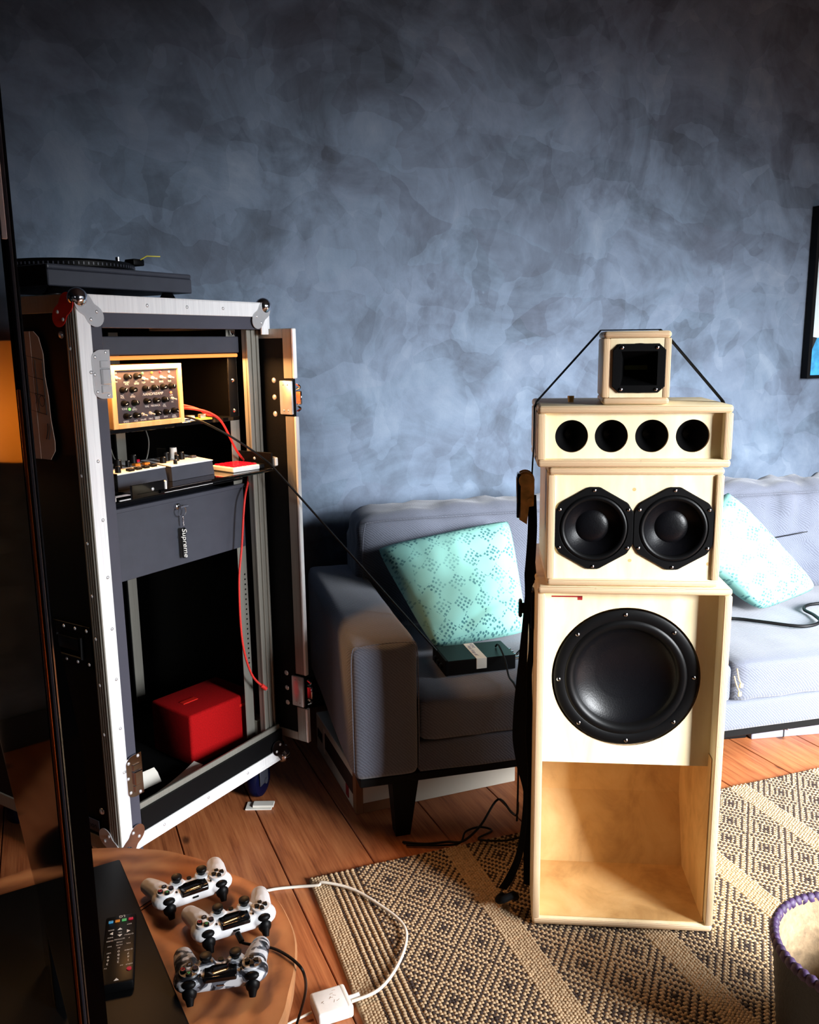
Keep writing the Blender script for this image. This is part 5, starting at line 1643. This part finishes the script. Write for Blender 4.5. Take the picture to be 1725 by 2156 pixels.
# ------------------------------------------------------------------ game controllers
def gamepad(label, cpx, yaw, body_mat, caps='pad_white', tilt=0):
    cpt = on_z(*cpx, TZ + .02)
    t = thing('game_controller', label, 'game controller', (cpt.x, cpt.y, TZ + .0005), yaw, 'game controllers on the log table')
    t.scale = (.94, .94, .94)
    m = MB()
    m.rbox(-.050, .050, -.006, .040, .014, .044, .008, 3)
    for s in (-1, 1):
        m.sphere((s * .053, .020, .031), .0285, 20, (1, 1, .60))
        P = [Vector((s * .053, .016, .030)), Vector((s * .059, -.010, .030)), Vector((s * .065, -.032, .027)), Vector((s * .069, -.052, .022))]
        for k in range(22):
            f = k / 21 * 3
            i = min(int(f), 2)
            p = P[i].lerp(P[i + 1], f - i)
            r = .0235 - .0062 * (k / 21)
            m.sphere(p, r, 14, (1, 1, .92))
        m.cyl((s * .0255, .002, .030), (s * .0255, .002, .0475), .0155, .0150, 20)
    bd = m.build('body', body_mat, t, weld=False)
    rm = bd.modifiers.new('remesh', 'REMESH')
    rm.mode = 'VOXEL'
    rm.voxel_size = .0016
    rm.use_smooth_shade = True
    sm = bd.modifiers.new('smooth', 'SMOOTH')
    sm.iterations, sm.factor = 7, .6
    for s in (-1, 1):
        st_ = MB().cyl((s * .0255, .002, .044), (s * .0255, .002, .054), .0065, n=16).lathe([(0, .052), (.0085, .052), (.0102, .054), (.0105, .059), (.0098, .0605), (.007, .0598), (0, .0592)], (s * .0255, .002, 0), 'z', 24)
        st_.build('thumb_stick', 'rubber', t, 40)
        MB().sphere((s * .053, .0405, .037), .012, 16, (1.05, .72, .62)).build('shoulder_button', 'black', t, 60)
        MB().sphere((s * .053, .043, .022), .0145, 16, (.88, .80, 1.0)).cyl((s * .053, .046, .020), (s * .052, .054, .006), .0095, .0055, 14).build('trigger', 'black', t, 60)
        MB().rbox(s * .0345 - .0017, s * .0345 + .0017, .029, .034, .0440, .0470, .0012, 2).build('small_button', 'black', t, 40)
    MB().rbox(-.0275, .0275, .0115, .0395, .0425, .0462, .0012, 2).rbox(-.0272, .0272, .036, .0430, .0345, .0452, .003, 3).build('touch_pad', 'black_gloss', t, 40)
    MB().cyl((0, -.0015, .0435), (0, -.0015, .0462), .0048, n=18).build('home_button', 'black', t, 40)
    MB().rbox(-.006, .006, .0395, .0425, .026, .0295, .0008, 1).build('usb_socket', 'chrome' if body_mat == 'camo' else 'black', t)
    # directional pad
    for k in range(4):
        mx = Matrix.Translation((-.053, .020, .0)) @ Matrix.Rotation(R(90 * k), 4, 'Z')
        m = MB().prism([(-.0036, .0118), (.0036, .0118), (.0040, .0068), (0, .0026), (-.0040, .0068)], .0475, .0525, mx=mx)
        m.build('direction_key', 'black', t)
    MB().cyl((.053, .020, .0455), (.053, .020, .0486), .0185, .0170, 32).build('button_plate', body_mat, t, 40)
    MB().cyl((-.053, .020, .0455), (-.053, .020, .0484), .0180, .0165, 32).build('button_plate', body_mat, t, 40)
    symb = {'pad_white': ('clear_off',)}
    for k, (dx, dy, shp) in enumerate(((0, .0105, 'tri'), (.0105, 0, 'cir'), (0, -.0105, 'x'), (-.0105, 0, 'sq'))):
        b = MB().cyl((.053 + dx, .020 + dy, .0475), (.053 + dx, .020 + dy, .0525), .0054, .0051, 18).build('face_button', 'black', t, 40)
        q = MB()
        c0 = Vector((.053 + dx, .020 + dy, .0526))
        r = .0030
        if shp == 'x':
            for a in (45, -45):
                v_ = Vector((math.cos(R(a)), math.sin(R(a)), 0)) * r
                q.cyl(c0 - v_, c0 + v_, .0004, n=5)
        else:
            nn = {'tri': 3, 'cir': 16, 'sq': 4}[shp]
            a0 = {'tri': 90, 'cir': 0, 'sq': 45}[shp]
            q.tube([c0 + Vector((r * math.cos(R(a0 + 360 * j / nn)), r * math.sin(R(a0 + 360 * j / nn)), 0)) for j in range(nn + 1)], .0004, 5, res=1)
        q.build('button_symbol', {'tri': 'green_off', 'cir': 'red_off', 'x': 'blue_grey', 'sq': 'purple'}[shp], b)
    return t
MT['camo'] = camo()
gamepad('white game controller lying near the back rim of the log table, no cable plugged in', (400, 1872), R(211), 'pad_white')
g2 = gamepad('white game controller with a black charging cable plugged in', (488, 1938), R(205), 'pad_white')
gamepad('grey camouflage game controller on the log table', (467, 2046), R(191), 'camo')
gl = Vector(g2.location)
ya = R(205)
def g2p(x, y, z):
    return gl + Vector((x * math.cos(ya) - y * math.sin(ya), x * math.sin(ya) + y * math.cos(ya), z))
rim = on_z(622, 2000, TZ)
w_ = [g2p(0, .046, .022), g2p(-.004, .062, .016), on_z(560, 1993, TZ + .006), on_z(590, 2003, TZ + .005), on_z(622, 2025, TZ + .005), on_z(640, 2050, TZ - .01), on_z(643, 2090, .15), on_z(625, 2156, .05), on_z(600, 2230, .005)]
o = MB().tube(w_, .0026, 8).build('charging_cable', 'cable', None, 60, label='black charging cable from a white controller over the table edge', cat='cable')
MB().tube([g2p(0, .043, .0235), g2p(-.003, .060, .017)], .005, 10, res=1).build('plug', 'cable', o, 40)

# ------------------------------------------------------------------ basket
bc = on_z(1822, 2000, .24)
bk = thing('basket', 'woven basket with black outside, pale inside and purple rim on the rug', 'basket', (bc.x, bc.y, .0155))
BH, BR0, BR1 = .225, .13, .152
def coil(prof, mat, name, amp=.0025, nseg=72):
    m = MB()
    rows = []
    for i, (r, z) in enumerate(prof):
        rows.append((r, z))
    vs, fs = [], []
    for i, (r, z) in enumerate(rows):
        for k in range(nseg):
            a = 2 * math.pi * k / nseg
            rr = r + amp * (math.sin(k * math.pi) if 0 else (1 if (k + i) % 2 else -1) * .5)
            vs.append((rr * math.cos(a) * 1.0, rr * math.sin(a) * 1.0, z))
    for i in range(len(rows) - 1):
        for k in range(nseg):
            fs.append((i * nseg + k, i * nseg + (k + 1) % nseg, (i + 1) * nseg + (k + 1) % nseg, (i + 1) * nseg + k))
    return m.add(vs, fs).build(name, mat, bk, 60)
nr = 24
coil([(BR0 + (BR1 - BR0) * i / nr, BH * i / nr) for i in range(nr + 1)], 'dark_raffia', 'outer_wall', .002)
coil([(BR0 - .01 + (BR1 - BR0) * i / nr, BH * i / nr + .004) for i in range(nr + 1)], 'raffia', 'inner_wall', .002)
MB().cyl((0, 0, 0), (0, 0, .006), BR0, n=48).build('bottom', 'raffia', bk)
rm_ = MB()
for k in range(60):
    a0 = 2 * math.pi * k / 60
    rr = BR1 - .004
    d = Vector((-math.sin(a0), math.cos(a0), 0))
    c0 = Vector((rr * math.cos(a0), rr * math.sin(a0), BH))
    rm_.sphere((0, 0, 0), .0105, 8, (.85, 1.25, 1.1), mx=Matrix.Translation(c0) @ Matrix.Rotation(a0, 4, 'Z') @ Matrix.Rotation(R(28), 4, 'X'))
rm_.build('rim', 'purple', bk, 60)

# ------------------------------------------------------------------ picture on the wall
pu0, pz0 = 2.18, 1.135
t = thing('picture', 'black-framed picture with pale sky over turquoise water hanging on the wall', 'picture', room(pu0, .004, pz0), WA)
PWd, PHt = .50, .70
fm = MB()
for a in ((0, .018, 0, PHt), (PWd - .018, PWd, 0, PHt), (.018, PWd - .018, 0, .014), (.018, PWd - .018, PHt - .014, PHt)):
    fm.rbox(a[0], a[1], -.034, 0, a[2], a[3], .001, 1)
fm.build('frame', 'black', t)
MB().box(.018, PWd - .018, -.022, -.002, .014, PHt - .014).build('backing', 'art_sky', t)
MB().box(.018, PWd - .018, -.0228, -.0222, .014, .17).build('water', 'art_sea', t)
MB().prism([(.018, .10), (.05, .17), (.018, .175)], .0222, .0232, mx=Matrix.Rotation(R(90), 4, 'X')).build('dark_shore', 'ink', t)

# ------------------------------------------------------------------ floor lamp standing left of the case
LX = Vector((-1.24, 1.86, 0))
t = thing('floor_lamp', 'floor lamp with a cream shade and warm bulb in the corner left of the case', 'lamp', LX)
MB().lathe([(0, 0), (.13, 0), (.13, .012), (.02, .022), (0, .022)], (0, 0, .001), 'z', 32).build('base', 'black', t, 40)
MB().cyl((0, 0, .02), (0, 0, 1.20), .010, n=14).build('pole', 'black', t, 40)
MB().lathe([(.16, 1.05), (.11, 1.32), (.108, 1.32), (.158, 1.05)], (0, 0, 0), 'z', 40, closed=True).build('shade', 'shade', t, 40)
MB().sphere((0, 0, 1.16), .032, 16).build('bulb', 'bulb', t, 60)
l = bpy.data.lights.new('floor_lamp_light', 'POINT')
l.energy, l.color, l.shadow_soft_size = 2.0, (1.0, .58, .26), .04
lo = link('floor_lamp_light', l, t)
lo.location = (0, 0, 1.09)
